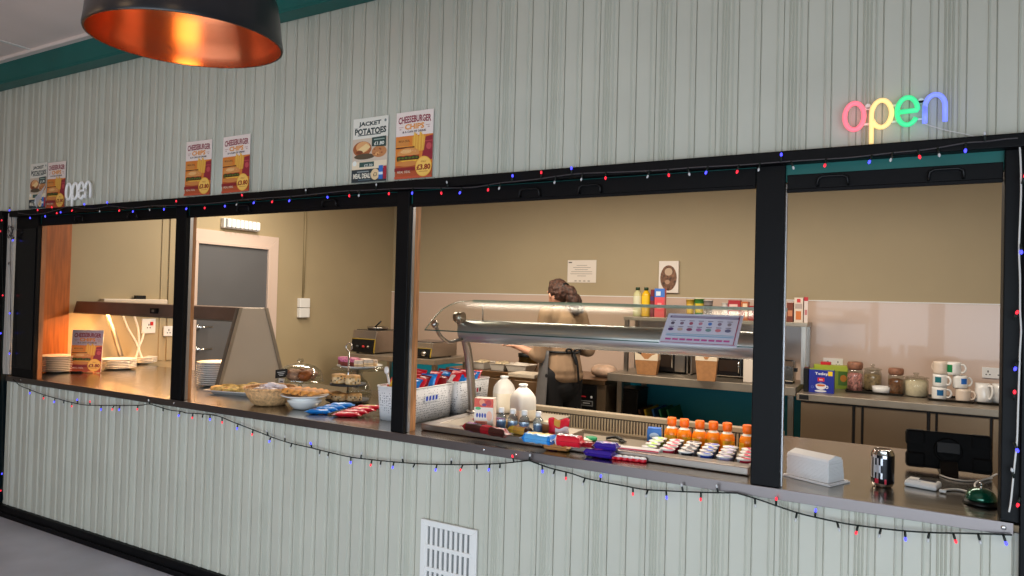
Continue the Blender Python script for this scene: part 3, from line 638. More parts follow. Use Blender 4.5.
# wicker basket
p = AZ(265, 406, WT); bx, by = p.x-.02, p.y+.05
t = thing('wicker_basket', 'round wicker basket of wrapped sweets on the worktop', 'basket', (bx, by, WI)); t.scale = (.9, .9, 1)
b = MB(); b.lathe([(.085, 0), (.1, .01), (.132, .05), (.15, .088), (.145, .088), (.128, .052), (.095, .014), (0, .012)], M_WICKER, 40, cap1=False, shape=lambda a, z: 1+.02*math.sin(a*20+z*180)); b.build('bowl', t)
b = MB(); b.tube([(.149*math.cos(2*PI*k/36), .149*math.sin(2*PI*k/36), .09+.002*(k % 2)) for k in range(36)], .0075, M_WICKER, 8, True); b.build('rim', t)
b = MB(); b.tube(catmull([(-.13, -.085, .088), (-.11, -.12, .1), (-.04, -.135, .1), (.0, -.14, .088)], 5), .006, M_BLK, 6)
M_LIL = mat('pale_lilac_wrapper', (236, 228, 232), .3, bump=.8, bscale=40, var=.06, vscale=20)
for k, (x, y, z) in enumerate([(-.07, -.03, .085), (-.01, -.06, .09), (.06, -.03, .088), (-.03, .05, .1), (.04, .05, .1), (.005, 0, .106), (.09, .03, .09), (-.09, .04, .088)]):
    b = MB(); b.ell((0, 0, 0), (.045, .035, .018), M_LIL, 14, 10, fn=wob(k+40, .6)); o = b.build('wrapped_sweet'); o.location = (bx+x*.88, by+y*.88, WT+z-.012); o.rotation_euler = (R.uniform(-.4, .4), R.uniform(-.4, .4), R.uniform(0, 3))
    tag(o, 'white wrapped sweet in the round wicker basket, among its identical neighbours', 'sweet', 'wrapped sweets in the basket')
# glass domed cake stand
p = AZ(299.5, 394.5, WT); cx, cy = p.x, p.y
t = thing('glass_cake_stand', 'domed glass cake stand with a black label, beside the gantry panel', 'cake stand', (cx, cy, WI)); s = MPP((cx, cy, WT)); ph = .078
b = MB(); b.lathe([(.06, 0), (.055, .006), (.016, .02), (.012, ph-.02), (.03, ph-.006), (.14, ph), (.142, ph+.006), (0, ph+.005)], M_JAR, 32, cap1=False); b.build('stand', t)
b = MB(); b.lathe([(.132, ph+.006), (.13, ph+.04), (.116, ph+.068), (.085, ph+.092), (.04, ph+.104), (.012, ph+.106)], M_JAR, 32, cap0=False, cap1=False); dm_ = b.build('dome', t)
b = MB(); b.lathe([(.008, ph+.106), (.008, ph+.112), (.018, ph+.118), (.02, ph+.126), (.012, ph+.135), (.002, ph+.136)], M_JAR, 18); b.build('knob', dm_)
b = MB(); b.M = Matrix.Translation((-.012, -.133, ph+.056)) @ Matrix.Rotation(.35, 4, 'Z') @ Matrix.Rotation(-.3, 4, 'X') @ Matrix.Rotation(-.15, 4, 'Y'); b.box(-.037, .037, -.001, .001, -.025, .025, M_BLK); b.lay = 5
for z, w in ((.008, .024), (-.002, .018), (-.011, .012)): b.rect(-w, w, z-.0015, z+.0015, pal(210, 210, 206))
b.build('price_label', t, label='black label with white writing')
b = MB(); b.M = Matrix.Translation((.0, -.142, ph+.012)); b.box(-.022, .022, -.001, .001, -.016, .016, M_WHITE); b.lay = 5; b.rect(-.012, .012, -.003, .003, pal(90, 100, 130)); b.build('price_ticket', t)
for k, (x, y) in enumerate([(-.06, -.02), (.0, -.05), (.065, -.02), (.04, .05), (-.03, .05)]):
    b = MB(); b.ell((0, 0, .033), (.05, .045, .034), mat('glazed_bun', (164, 92, 48), .35, var=.4, vscale=24) if k % 2 == 0 else mat('iced_bun', (196, 150, 124), .5, var=.3, vscale=30), fn=wob(k+60, .18)); o = b.build('bun'); o.location = (cx+x*.82, cy+y*.82, WT+ph+.0065)
    tag(o, 'glazed bun under the glass dome, '+['nearest the black label', 'front middle', 'pink-brown one at the right front', 'at the right back', 'at the left back'][k], 'bun', 'buns under the glass dome')
# white footed cake stand with slices
p = AZ(304.5, 408.5, WT); cx, cy = p.x, p.y; ph = .07
t = thing('white_cake_stand', 'white china cake stand holding crusty golden slices in front', 'cake stand', (cx, cy, WI))
b = MB(); b.lathe([(.052, 0), (.06, .004), (.075, .02), (.088, .038), (.09, .044), (.07, .05), (.06, .056), (.10, .062), (.122, ph), (.122, ph+.005), (.095, ph-.002), (0, ph-.004)], M_CHINA, 36, cap1=False, shape=lambda a, z: 1+(.012*math.cos(a*16) if z > .06 else 0)); b.build('stand', t)
for k, x in enumerate((-.096, -.048, .0, .048, .096)):
    b = MB(); n = 7
    b.rings([[((-.027+.054*j/n)*q, y, .001+max(0, .036*math.sin(PI*(.12+.76*j/n))*h)) for j in range(n+1)] for y, q, h in ((-.08, .8, .6), (-.07, 1, 1), (-.02, 1.02, 1.08), (.04, 1, 1.02), (.075, 1, 1), (.082, .8, .6))], M_PASTRY)
    if k in (1, 3):
        for j in range(3): b.ell((R.uniform(-.015, .015), -.078, .014+.006*j), (.004, .004, .004), M_RAISIN, 8, 5)
    o = b.build('pie_slice'); hw = math.sqrt(max(.0, .118**2-x*x))/.085; o.scale = (.85, min(1, hw), .8); o.location = (cx+x, cy, WT+ph+.003)
    tag(o, 'golden crusted slice on the white china cake stand, %s from the basket' % ORD[k], 'pastry', 'slices on the white cake stand')
# two tier slate stand with scones
p = AZ(347.5, 402.5, WT); sx, sy = p.x, p.y
t = thing('tiered_cake_stand', 'two tier slate cake stand with a steel ring-topped pole', 'cake stand', (sx, sy, WI)); m = MPP((sx, sy, WT))
z1, z2 = .012, .012+15.5*m; zt = 57*m
b = MB(); b.lathe([(.118, z1), (.12, z1+.007), (.0, z1+.0071)], M_SLATE, 26, cap1=False, shape=lambda a, z: 1+.02*math.sin(a*7)); b.build('lower_slate', t)
b = MB(); b.lathe([(.10, z2), (.102, z2+.007), (.0, z2+.0071)], M_SLATE, 26, cap1=False, shape=lambda a, z: 1+.02*math.sin(a*6+1)); b.build('upper_slate', t)
b = MB(); b.tube([(0, 0, .0), (0, 0, zt-.03)], .005, M_CHROME, 10); b.lathe([(.012, z1+.007), (.012, z1+.018)], M_CHROME, 12); b.lathe([(.012, z2+.007), (.012, z2+.018)], M_CHROME, 12); po_ = b.build('pole', t)
b = MB(); b.tube([(.022*math.cos(2*PI*k/20), 0, zt-.01+.022*math.sin(2*PI*k/20)) for k in range(20)], .0035, M_CHROME, 8, True); b.build('ring_handle', po_)
for k in range(3):
    b = MB(); b.M = Matrix.Rotation(2*PI*k/3, 4, 'Z'); b.ell((.09, 0, .006), (.01, .01, .006), M_BLK, 10, 6); b.build('foot', t)
def scone(seed, r=.042, h=.046):
    b = MB(); w = wob(seed, .06)
    b.lathe([(r*.9, 0), (r*1.0, h*.1), (r*.97, h*.32), (r*1.04, h*.45), (r*.98, h*.7), (r*1.02, h*.85), (r*.9, h*.97), (r*.5, h*1.03), (0, h*1.02)], M_SCONE, 20, cap1=False,
            mf=lambda i, j: M_CRUMB if i in (1, 2, 3) and (j*7+i*3+seed) % 5 else M_SCONE, shape=lambda a, z: w(math.cos(a), math.sin(a), z*20))
    rr = random.Random(seed)
    for _ in range(9): a = rr.uniform(0, 2*PI); b.ell((r*.99*math.cos(a), r*.99*math.sin(a), h*rr.uniform(.15, .8)), (.0045, .0045, .004), M_RAISIN, 8, 5)
    return b
up_ = [(-.048, -.02), (.045, -.012)]; lo_ = [(-.07, -.035), (.0, -.066), (.068, -.022)]
for k, (x, y) in enumerate(up_): solo('scone', 'fruit scone on the upper slate, '+['the left one', 'the right one'][k], 'scone', scone(k, .042, .052), (sx+x, sy+y, WT+z2+.0075), k, 'scones on the upper slate')
for k, (x, y) in enumerate(lo_): solo('scone', 'plain round scone on the lower slate, '+['the left one', 'the middle one in front', 'the right one'][k], 'scone', scone(k+10, .042, .04), (sx+x, sy+y, WT+z1+.0075), k, 'scones on the lower slate')
# tall glass stand with iced slices behind
p = AZ(359, 393.5, WT); cx, cy = p.x, p.y; m = MPP((cx, cy, WT)); ph = 24*m
t = thing('glass_cake_stand', 'tall glass cake stand carrying a plate of pink iced cakes', 'cake stand', (cx, cy, WI))
b = MB(); b.lathe([(.075, 0), (.078, .006), (.072, .035), (.05, .075), (.02, .095), (.014, .11), (.02, ph-.012), (.09, ph-.006), (.165, ph), (.168, ph+.006), (0, ph+.003)], M_JAR, 36, cap1=False); b.build('stand', t)
pz = WT+ph+.006
pb = MB(); pb.lathe([(.07, 0), (.075, .003), (.09, .006), (.138, .02), (.138, .0235), (.09, .01), (0, .009)], M_CHINA, 36, cap1=False); solo('cake_plate', 'white plate of cakes on top of the tall glass stand', 'plate', pb, (cx, cy, pz))
M_PINK = mat('pink_sprinkled_icing', (206, 104, 134), .45, var=.35, vscale=90, bump=.5, bscale=150); M_CAKE = mat('dark_cake', (120, 56, 46), .7, var=.2, vscale=40); M_PALEC = mat('pale_icing_slice', (222, 200, 178), .6, var=.15, vscale=40)
lay = [(-.085, -.045, .25, 0), (-.05, -.06, .1, 0), (-.012, -.04, -.1, 0), (-.07, .01, .2, 0), (.045, -.055, .5, 1), (.09, -.03, .9, 1), (.03, .02, .2, 1), (.075, .03, .6, 1), (-.02, .065, 0, 1)]
for k, (x, y, a, q) in enumerate(lay):
    b = MB()
    if q == 0: b.box(-.03, .03, -.025, .025, 0, .026, M_CAKE); b.box(-.031, .031, -.026, .026, .026, .046, M_PINK)
    else: b.box(-.028, .028, -.022, .022, 0, .02, M_CRUMB); b.box(-.028, .028, -.022, .022, .02, .040, M_PALEC); b.box(-.028, .028, -.0225, .0225, .009, .012, M_CAKE)
    solo('cake_slice', ('pink iced cake square ' if q == 0 else 'pale iced cake slice ')+'on the tall stand, '+['outermost at the left', 'second along the front', 'third along the front, in the middle', 'behind the outermost pink one', 'first pale one along the front', 'outermost at the right', 'pale, in the middle of the plate', 'pale, behind the outermost right one', 'pale, at the very back'][k], 'cake', b, (cx+x, cy+y, pz+.0235 if abs(x) > .075 else pz+.016), a, 'cakes on the tall glass stand', bev=.003)
# packets: a pillow bag with crimped ends
def packet(L, W, H, fn, seed=0, nu=22, nv=12, wr=.08, ramp=.16, sq=.5):
    b = MB(); w = random.Random(seed); ph = [w.uniform(0, 6) for _ in range(6)]
    for s in (1, -1):
        def f(u, v, s=s):
            x = (u-.5)*L; y = (v-.5)*W
            e = min(1, max(0, (min(u, 1-u)-.06)/ramp)); q = math.sin(PI*v)**sq*math.sin(e*PI/2)
            k = 1+wr*(math.sin(u*17+ph[0]+v*5)+math.sin(v*19+ph[1]-u*7)+math.sin(u*31+ph[2]+v*13))
            zig = .0015*math.sin(u*150) if e == 0 else 0
            return (x, y*(1-.06*math.sin(e*PI/2)), H/2+s*(H/2*q*k+.0006)+zig)
        b.grid(f, nu, nv, None, mf=lambda u, v, s=s: fn(u, v, s))
    return b
PK = lambda r, g, bl: mat('foil_%02x%02x%02x' % (r, g, bl), (r, g, bl), .33, coat=.08)
blue, sky, red, drd, gold, org, purple, lil, wht, brown, yel = PK(24, 134, 226), PK(96, 178, 240), PK(222, 28, 50), PK(150, 16, 30), PK(214, 160, 70), PK(196, 110, 50), PK(58, 34, 150), PK(170, 80, 170), PK(238, 232, 232), PK(62, 26, 22), PK(236, 196, 70)
def blab(base, patch, p2): return lambda u, v, s: patch if (.3 < u < .72 and .3 < v < .72) else p2 if (.18 < u < .24 or .78 < u < .84) else base
for k in range(4):
    p = AZ(316+k*7.5, 414.5-k*.6, WT); solo('biscuit_packet', ['front', 'second', 'third', 'rear'][k]+'most blue biscuit packet of the fan below the white cake stand' if k in (0, 3) else ['', 'second', 'third'][k]+' blue biscuit packet from the front of the fan below the white cake stand', 'packet', packet(.135, .06, .022, blab(blue, sky if k % 2 else org, blue), k), (p.x, p.y+.02, WT+.002+k*.008), .55+k*.05, 'blue biscuit packets')
for k in range(4):
    p = AZ(345+k*7, 417.5-k*.8, WT); solo('biscuit_packet', ['frontmost red biscuit packet of the fan beside the blue packets', 'second red biscuit packet from the front of the fan', 'third red biscuit packet from the front of the fan', 'rearmost red biscuit packet of the fan, under the slate stand'][k], 'packet', packet(.145, .06, .022, blab(red, yel if k > 1 else drd, red), k+9), (p.x, p.y+.02, WT+.002+k*.008), .5+k*.05, 'red biscuit packets')
# white perforated baskets of crisps
M_PERF = bpy.data.materials.new('perforated_white_plastic'); MATS['perf'] = M_PERF; M_PERF.use_nodes = True
nt = M_PERF.node_tree; p_ = nt.nodes['Principled BSDF']; tc = nt.nodes.new('ShaderNodeTexCoord'); vo = nt.nodes.new('ShaderNodeTexVoronoi'); vo.inputs['Scale'].default_value = 85; vo.inputs['Randomness'].default_value = .35
rp = nt.nodes.new('ShaderNodeValToRGB'); rp.color_ramp.elements[0].position = .2; rp.color_ramp.elements[1].position = .32; rp.color_ramp.elements[0].color = lin((112, 112, 122)); rp.color_ramp.elements[1].color = lin((232, 231, 232))
nt.links.new(tc.outputs['Object'], vo.inputs['Vector']); nt.links.new(vo.outputs['Distance'], rp.inputs['Fac']); nt.links.new(rp.outputs['Color'], p_.inputs['Base Color']); p_.inputs['Roughness'].default_value = .4
def white_basket(label, x0, x1, y0, y1, h, tagc, side):
    cx, cy = (x0+x1)/2, (y0+y1)/2; w, d = (x1-x0)/2, (y1-y0)/2
    t = thing('plastic_basket', label, 'basket', (cx, cy, WI)); b = MB(); q = []
    def rr(k, z, n=5, r=.03):
        out = []
        for sx, sy, a0 in ((1, 1, 0), (-1, 1, PI/2), (-1, -1, PI), (1, -1, 1.5*PI)):
            for i in range(n): a = a0+PI/2*i/(n-1); out.append((sx*(w*k-r)+r*math.cos(a), sy*(d*k-r)+r*math.sin(a), z))
        return out
    b.rings([rr(.93, 0), rr(1, h), rr(.985, h), rr(.92, .006)], M_PERF); tb_ = b.build('tub', t)
    b = MB(); b.tube(rr(1.0, h-.002), .004, M_WHITE, 6, True); b.build('rim', tb_)
    b = MB(); b.M = Matrix.Translation((w*1.0+.001, -d*.15 if side == 0 else 0, h*.66)) @ Matrix.Rotation(PI/2, 4, 'Z') @ Matrix.Rotation(-.05, 4, 'X'); b.box(-.055, .055, -.003, .0, -.016, .016, pal(236, 236, 236)); b.lay = 30
    for k in range(4): b.poly([(-.05+k*.026, -.011), (-.034+k*.026, -.011), (-.03+k*.026, .012), (-.046+k*.026, .010)], tagc if k != 3 or side == 0 else M_BLK)
    b.build('stuck_label', tb_, label='white label with coloured marks'); return t
bA0, bA1 = AZ(377, 421, WT), AZ(409, 427.5, WT)
ax0, ax1, ay0 = bA0.x-.035, bA0.x+.19, bA0.y+.02
ay1 = AX(462, 389, ax1).y
hA = .165
white_basket('front white perforated basket with a blue label, behind the third post', ax0, ax1, ay0, ay0+.36, hA, pal(30, 70, 190), 0)
white_basket('rear white perforated basket with a red label, behind the front one', ax0+.01, ax1+.01, ay0+.38, ay0+.70, hA, pal(190, 20, 60), 1)
n = 0
for bi, (y0, y1, cols) in enumerate(((ay0+.05, ay0+.33, [red, blue, red, red, blue, drd]), (ay0+.42, ay0+.66, [blue, red, drd, blue, red, red]))):
    for k in range(12):
        c = cols[k % 6]; x = ax0+.062+.094*(k % 2)+R.uniform(-.004, .004); y = y0+.04+(y1-y0)*(k//2)/6.7
        o = packet(.135, .085, .03, blab(c, yel if k % 5 == 0 else wht if k % 4 == 1 else c, c), 20+n).build('crisp_packet'); o.location = (x, y, WT+hA-.018+R.uniform(-.01, .016)); o.rotation_euler = (R.uniform(-.2, .2), -.80+R.uniform(-.3, .25), PI/2+R.uniform(-.3, .3)); n += 1
        tag(o, '%s crisp packet, %s in the heap filling the %s white basket' % ('blue' if c is blue else 'red', ORD[k]+' from the front', ['front', 'rear'][bi]), 'packet', 'crisp packets in the white baskets')
b = MB(); b.tube([(0, 0, 0), (-.055, .02, .12)], .006, M_WHITE, 8); b.ell((-.06, .021, .135), (.016, .006, .02), M_WHITE, 10, 6); solo('plastic_spoon', 'white plastic spoon sticking out of the front white basket', 'spoon', b, (ax0+.07, ay0+.05, WT+.1))

# ------------------------------------------------------------------ chilled servery
FZ = .972
def stand(px, py, off=0.):
    for zz, ok in ((FZ+.0012, lambda q: q.y+off < Y0D+.035 or q.x < X0D+.06), (.9718, lambda q: (q.x < -1.52 and q.y+off < .70) or (q.x < -1.29 and q.y+off < .385)), (.882, lambda q: True)):
        q = AZ(px, py, zz)
        if ok(q): return Vector((q.x, q.y+off, zz))
t = thing('chilled_servery', 'drop-in chilled servery with curved glass and steel canopy', 'display counter', (0, 0, WT+.0005))
z = lambda v: v-WT
b = MB(); fr = .035
M_FRM = mat('servery_frame_steel', (156, 146, 138), .33, 1., rvar=.06, vscale=4, stretch=(1, 10, 1))
b.box(X0D, X1D, Y0D-.03, Y0D+fr, z(WT)+.0005, z(FZ), M_FRM); b.box(X0D, X0D+.06, Y0D+fr, Y1D, z(WT)+.0005, z(FZ), M_FRM); b.box(X1D-.05, X1D, Y0D+fr, Y1D, z(WT)+.0005, z(FZ), M_FRM); b.build('frame', t, bev=.004)
b = MB(); b.box(X0D+.06, X1D-.05, Y0D+fr, Y1D-.02, z(.872), z(.88), M_DSTEEL); b.box(X0D+.052, X0D+.06, Y0D+fr, Y1D, z(.88), z(FZ-.005), M_DSTEEL); b.box(X1D-.05, X1D-.045, Y0D+fr, Y1D, z(.88), z(FZ-.005), M_DSTEEL); b.box(X0D+.061, -1.45, .4205, .72, z(.8805), z(.970), M_DSTEEL); b.box(X0D+.061, -1.25, Y0D+fr+.001, .42, z(.8805), z(.970), M_DSTEEL); b.build('well', t)
b = MB(); M_RAIL = mat('beige_rail', (196, 176, 146), .5); b.box(X0D, X1D, Y1D-.02, Y1D+.03, z(.955), z(FZ+.006), M_RAIL); b.build('rear_rail', t, bev=.003)
b = MB(); b.box(X0D+.06, X1D-.05, Y1D-.016, Y1D-.01, z(.87), z(.957), pal(70, 64, 58)); x = X0D+.14; n = 0
while x < X1D-.06:
    b.box(x, x+.008, Y1D-.022, Y1D-.012, z(.885), z(.95), M_RAIL); x += .0155
b.box(X0D+.06, X1D-.05, Y1D-.024, Y1D-.012, z(.875), z(.888), M_RAIL); b.build('slotted_back', t)
PY, PX = .50, X0D+.045
def servery_post(x, nm):
    b = MB(); pts = catmull([(x, PY, z(FZ)), (x, .478, z(1.12)), (x, .45, z(1.25)), (x, .41, z(1.35)), (x, .365, z(1.44))], 6)
    b.tube(pts, .021, M_STEEL, 14); b.lathe([(.034, z(FZ)), (.03, z(FZ)+.012), (.022, z(FZ)+.014)], M_STEEL, 18, c=(x, PY, 0))
    b.M = Matrix.Translation((x-.0, .36, z(1.448))) @ Matrix.Rotation(PI/2, 4, 'Y'); b.lathe([(.026, -.022), (.026, .022)], M_STEEL, 18); b.build(nm, t)
servery_post(PX-.03, 'post'); servery_post(X1D-.0, 'post')
b = MB(); CYc, CZc, CRr = .405, 1.383, .056
def canring(x, k=1): return [(x, CYc+CRr*k*math.cos(2*PI*j/32), z(CZc)+CRr*k*math.sin(2*PI*j/32)*.98) for j in range(32)]
b.rings([canring(-1.90, .85), canring(-1.89), canring(X1D+.02), canring(X1D+.03, .85)], M_CANOPY); cn_ = b.build('canopy', t)
b = MB(); b.box(-1.82, X1D-.04, CYc+.004, CYc+.016, z(CZc)-.0553, z(CZc)-.05, mat('canopy_tube', (255, 244, 226), .4, emit=(255, 236, 208), es=3.)); b.build('lamp_strip', cn_, label='lit strip under the canopy')
GXa = X0D+.0; GXb = X1D+.06
prof = [(AX(x, y, GXa).y, AX(x, y, GXa).z) for x, y in ((424.8, 329.6), (431.7, 320.3), (440.5, 310.5), (448, 305.5), (456, 302.2), (462, 300.9))]
prof = [(q.y, q.z) for q in catmull([Vector((0, y, zz)) for y, zz in prof], 4)]; prof += [(prof[-1][0]+.10, prof[-1][1]+.004)]
b = MB(); n = len(prof)
for off in (0, .006): b.grid(lambda u, v, off=off: (GXa+(GXb-GXa)*u, prof[min(n-1, int(round(v*(n-1))))][0]+off*.6, z(prof[min(n-1, int(round(v*(n-1))))][1])-off*.8), 1, n-1, M_GLASST)
cg_ = b.build('curved_glass', t)
b = MB(); eg = mat('green_glass_edge', (120, 140, 116), .2, coat=.3)
y_, z_ = prof[-1]; b.box(GXa, GXb, y_-.002, y_+.006, z(z_)-.012, z(z_)+.002, eg); y_, z_ = prof[0]; b.box(GXa, GXb, y_-.002, y_+.002, z(z_)-.004, z(z_)+.001, mat('dark_glass_edge', (40, 66, 60), .2)); b.tube([(GXa, y, z(zz)-.003) for y, zz in prof], .0022, eg, 6); b.build('glass_edge', cg_)
q = AX(434, 323.5, GXa+.03)
b = MB(); a1 = Vector((GXa+.03, q.y+.01, z(q.z)-.006)); b.tube(catmull([a1, a1+Vector((0, .04, -.05)), a1+Vector((0, .11, -.083)), a1+Vector((0, .18, -.078)), Vector((PX-.03, .43, z(1.345)))], 6), .0085, M_STEEL, 10)
b.M = Matrix.Translation(a1) @ Matrix.Rotation(.9, 4, 'X'); b.lathe([(.016, -.004), (.016, .014), (.009, .02)], M_STEEL, 14); b.build('glass_bracket', t)
b = MB(); b.tube([(GXa+.13, .39, z(1.43)), (GXa+.13, .385, z(1.515))], .003, M_STEEL, 6); b.build('glass_stay', cg_)
# menu sheet leaning on the curved glass
tl, tr, br, bl_ = AY(674, 311, .215), AY(748, 316.5, .215), AY(734.5, 346.5, .085), AY(657, 341.5, .085)
xa = (tl.x+bl_.x)/2; xb = (tr.x+br.x)/2; W = xb-xa
pts = [(y, zz) for y, zz in prof if zz < (tl.z+tr.z)/2+.01]
y0_, z0_ = .078, (br.z+bl_.z)/2; y1_, z1_ = .195, (tl.z+tr.z)/2
n3 = Vector((0, y1_-y0_, z1_-z0_)); Hs = n3.length; ang = math.atan2(n3.y, n3.z)
b = MB(); b.M = Matrix.Rotation(-ang, 4, 'X'); b.box(-W/2, W/2, -.001, .0005, 0, Hs, pal(206, 206, 222, .15)); b.lay = 6
b.rect(-W*.46, W*.46, Hs*.86, Hs*.93, pal(110, 100, 130)); b.rect(-W*.44, W*.44, Hs*.875, Hs*.915, pal(160, 152, 176))
for row, zc in enumerate((.68, .47)):
    for k in range(7):
        xk = -W*.4+k*W*.125; c = [(96, 84, 104), (130, 110, 130), (170, 90, 110), (190, 130, 150), (90, 130, 200), (140, 120, 140), (150, 140, 150), (90, 60, 110), (190, 170, 160), (140, 80, 110), (170, 120, 160), (120, 150, 150), (200, 120, 130), (110, 110, 140)][row*7+k]
        b.oval(xk, Hs*zc, W*(.026+.012*((k*3+row) % 3)), Hs*.05, pal(*c)); b.rect(xk-W*.035, xk+W*.035, Hs*(zc+.075), Hs*(zc+.095), pal(120, 112, 132))
b.rect(-W*.44, W*.44, Hs*.25, Hs*.27, pal(120, 170, 200)); b.rect(-W*.44, W*.44, Hs*.3, Hs*.32, pal(150, 190, 210))
for k in range(9): b.rect(-W*.43+k*W*.095, -W*.355+k*W*.095, Hs*.11, Hs*.165, pal(190, 90, 150))
b.rect(-W*.48, W*.48, Hs*.02, Hs*.035, pal(160, 60, 100)); b.rect(W*.455, W*.465, Hs*.03, Hs*.95, pal(150, 40, 80))
o = b.build('menu_sheet'); o.location = ((xa+xb)/2, y0_-.008, z0_-.004); tag(o, 'laminated picture menu sheet leaning on the servery glass', 'sign')
# ------------------------------------------------------------------ things in and around the chilled servery
def box_pack(name, label, cat, c, d, rz, m, art=None, top=None, group=None, bev=.001):
    b = MB(); b.box(-d[0]/2, d[0]/2, -d[1]/2, d[1]/2, 0, d[2], m)
    if top: b.box(-d[0]/2, d[0]/2, -d[1]/2, d[1]/2, d[2], d[2]+.0006, top)
    if art: b.M = Matrix.Translation((0, -d[1]/2-.0003, 0)); art(b)
    return solo(name, label, cat, b, c, rz, group)
WELL = .88
# carton with an orange-red top
p = stand(489, 427.5, -.035)
def art(b):
    W, H = .085, .135
    b.rect(-W/2, W/2, 0, H, pal(240, 224, 206)); b.rect(-W/2, W/2, H*.72, H, pal(222, 82, 56)); b.oval(-W*.1, H*.88, W*.14, H*.1, pal(240, 150, 110)); b.oval(W*.25, H*.86, W*.15, H*.1, pal(190, 50, 50)); b.oval(W*.02, H*.8, W*.12, H*.05, pal(110, 60, 110))
    b.oval(-W*.3, H*.68, W*.15, H*.05, pal(90, 180, 110))
    for k in range(4): b.oval(-W*.34+k*W*.14, H*.46, W*.055, H*.075, pal(66, 76, 160))
    b.oval(W*.3, H*.45, W*.15, H*.16, pal(246, 190, 160)); b.rect(-W*.42, W*.2, H*.08, H*.28, pal(238, 150, 120))
    for k in range(3): b.rect(-W*.38, W*.1, H*(.11+.06*k), H*(.13+.06*k), pal(200, 90, 80))
box_pack('drink_carton', 'cream and orange-red topped carton standing before the milk bottles', 'carton', p, (.085, .055, .135), .3, pal(236, 218, 200), art)
# milk bottles
def milk(label, px, base_z, fill, rz):
    p = stand(px[0], px[1]-3) if not px[3:] else Vector((AY(px[0], 400, px[3]).x, px[3], .9718)); t = thing('milk_bottle', label, 'bottle', p, rz); m = MPP(p); H = px[2]*m
    upm = mat('milky_plastic', (214, 206, 194), .35); mk = mat('milk_fill', (240, 226, 200), .3); r = .053
    sh = lambda a, zz: 1/max(abs(math.cos(a)), abs(math.sin(a)))**.55 if zz < H*.68 else 1+(.1*abs(math.sin(2*a)) if zz < H*.78 else 0)
    pr = [(r*.85, 0), (r, .008), (r, H*.2), (r, H*fill), (r, H*fill+.001), (r*.99, H*.55), (r*.95, H*.66), (r*.82, H*.76), (r*.6, H*.85), (r*.38, H*.905), (r*.34, H*.92), (r*.34, H*.955)]
    b = MB(); b.lathe(pr, upm, 32, mf=lambda i, j: mk if i < 3 else upm, shape=sh); b.build('body', t)
    b = MB(); b.lathe([(r*.4, H*.95), (r*.4, H*.995), (r*.36, H)], mat('white_cap', (226, 222, 214), .4), 20); b.build('cap', t)
    b = MB(); b.tube(catmull([(r*.5, 0, H*.84), (r*.93, 0, H*.74), (r*1.1, 0, H*.6), (r*1.06, 0, H*.46), (r*.9, 0, H*.4)], 5), .011, upm, 10); b.build('handle', t)
milk('fuller plastic milk bottle, the one directly behind the carton', (504, 420, 36.5, .60), 0, .54, 2.4)
milk('half empty plastic milk bottle, the nearer one beside the grille', (522.5, 424, 37), 0, .33, 2.6)
# water bottles
wm = glass('water_plastic', (206, 216, 224), .22, .08)
for k, (x, y, hp) in enumerate([(501, 431, 15), (512.5, 432.5, 18), (524, 434, 16), (538, 435.5, 19)]):
    p = stand(x, y); t = thing('water_bottle', 'small clear water bottle, %s from the carton' % ORD[k], 'bottle', p); t.scale = (.9, .9, .84); h = .105
    b = MB(); r = .026; b.lathe([(r*.85, 0), (r, .006), (r*.95, .03), (r, .045), (r, .065), (r*.8, .082), (r*.45, .092), (r*.42, .1)], wm, 20, cap1=False); b.lathe([(r*.8, .004), (r*.86, .05), (r*.86, .055)], mat('bottle_label_blue', (150, 180, 210), .3), 20); b.build('body', t)
    b = MB(); b.lathe([(r*.52, .096), (r*.54, .099), (r*.54, .117), (r*.45, .12)], M_WHITE, 18); b.build('cap', t)
# biscuits and bars along the front edge
def long_pack(name, label, a, bpx, zz, wd, h, cols, seed, z0):
    z0 = z0+.0008; A, B = AZ(*a, z0), AZ(*bpx, z0); L = (B-A).length; ang = math.atan2(B.y-A.y, B.x-A.x); c = (A+B)/2
    def fn(u, v, s):
        for lim, m in cols:
            if u < lim: return m if not isinstance(m, tuple) else (m[1] if .25 < v < .75 else m[0])
        return cols[-1][1] if not isinstance(cols[-1][1], tuple) else cols[-1][1][0]
    b = packet(L, wd, h, fn, seed, 40, 12, .05, .05, .28); n = Vector((-math.sin(ang), math.cos(ang), 0))
    return solo(name, label, 'packet', b, (c.x+n.x*wd/2, c.y+n.y*wd/2, z0+zz), ang)
long_pack('chocolate_bar', 'long dark brown chocolate packet lying frontmost on the worktop', (459, 430), (506, 439.5), .0, .045, .036, [(.12, drd), (.3, (brown, lil)), (.45, brown), (.62, (drd, red)), (1, (brown, drd))], 3, FZ)
long_pack('chocolate_bar', 'gold and red biscuit packet lying behind the dark brown packet', (470, 423.5), (513, 431), .0, .05, .04, [(.15, drd), (.5, (org, gold)), (.75, (red, lil)), (1, gold)], 4, FZ)
long_pack('biscuit_packet', 'crumpled gold foil packet between the dark packet and the blue one', (506, 433), (528, 437), .0, .045, .034, [(.3, yel), (.8, (gold, org)), (1, brown)], 5, FZ)
long_pack('biscuit_packet', 'bright sky-blue biscuit packet lying on the servery front edge', (519, 442.5), (551, 447), .0, .085, .038, [(.15, blue), (.85, (sky, yel)), (1, blue)], 6, FZ)
long_pack('biscuit_packet', 'orange-brown wafer packet lying frontmost beside the blue packet', (541, 450), (568, 453.5), .002, .06, .03, [(.2, PK(206, 140, 84)), (.5, (PK(206, 140, 84), lil)), (1, (PK(206, 140, 84), gold))], 7, WT)
long_pack('chocolate_bar', 'red and white chocolate packet next to the wafer packet', (552, 446), (581, 449.5), .0, .055, .045, [(.12, wht), (.8, (red, wht)), (1, red)], 8, FZ)
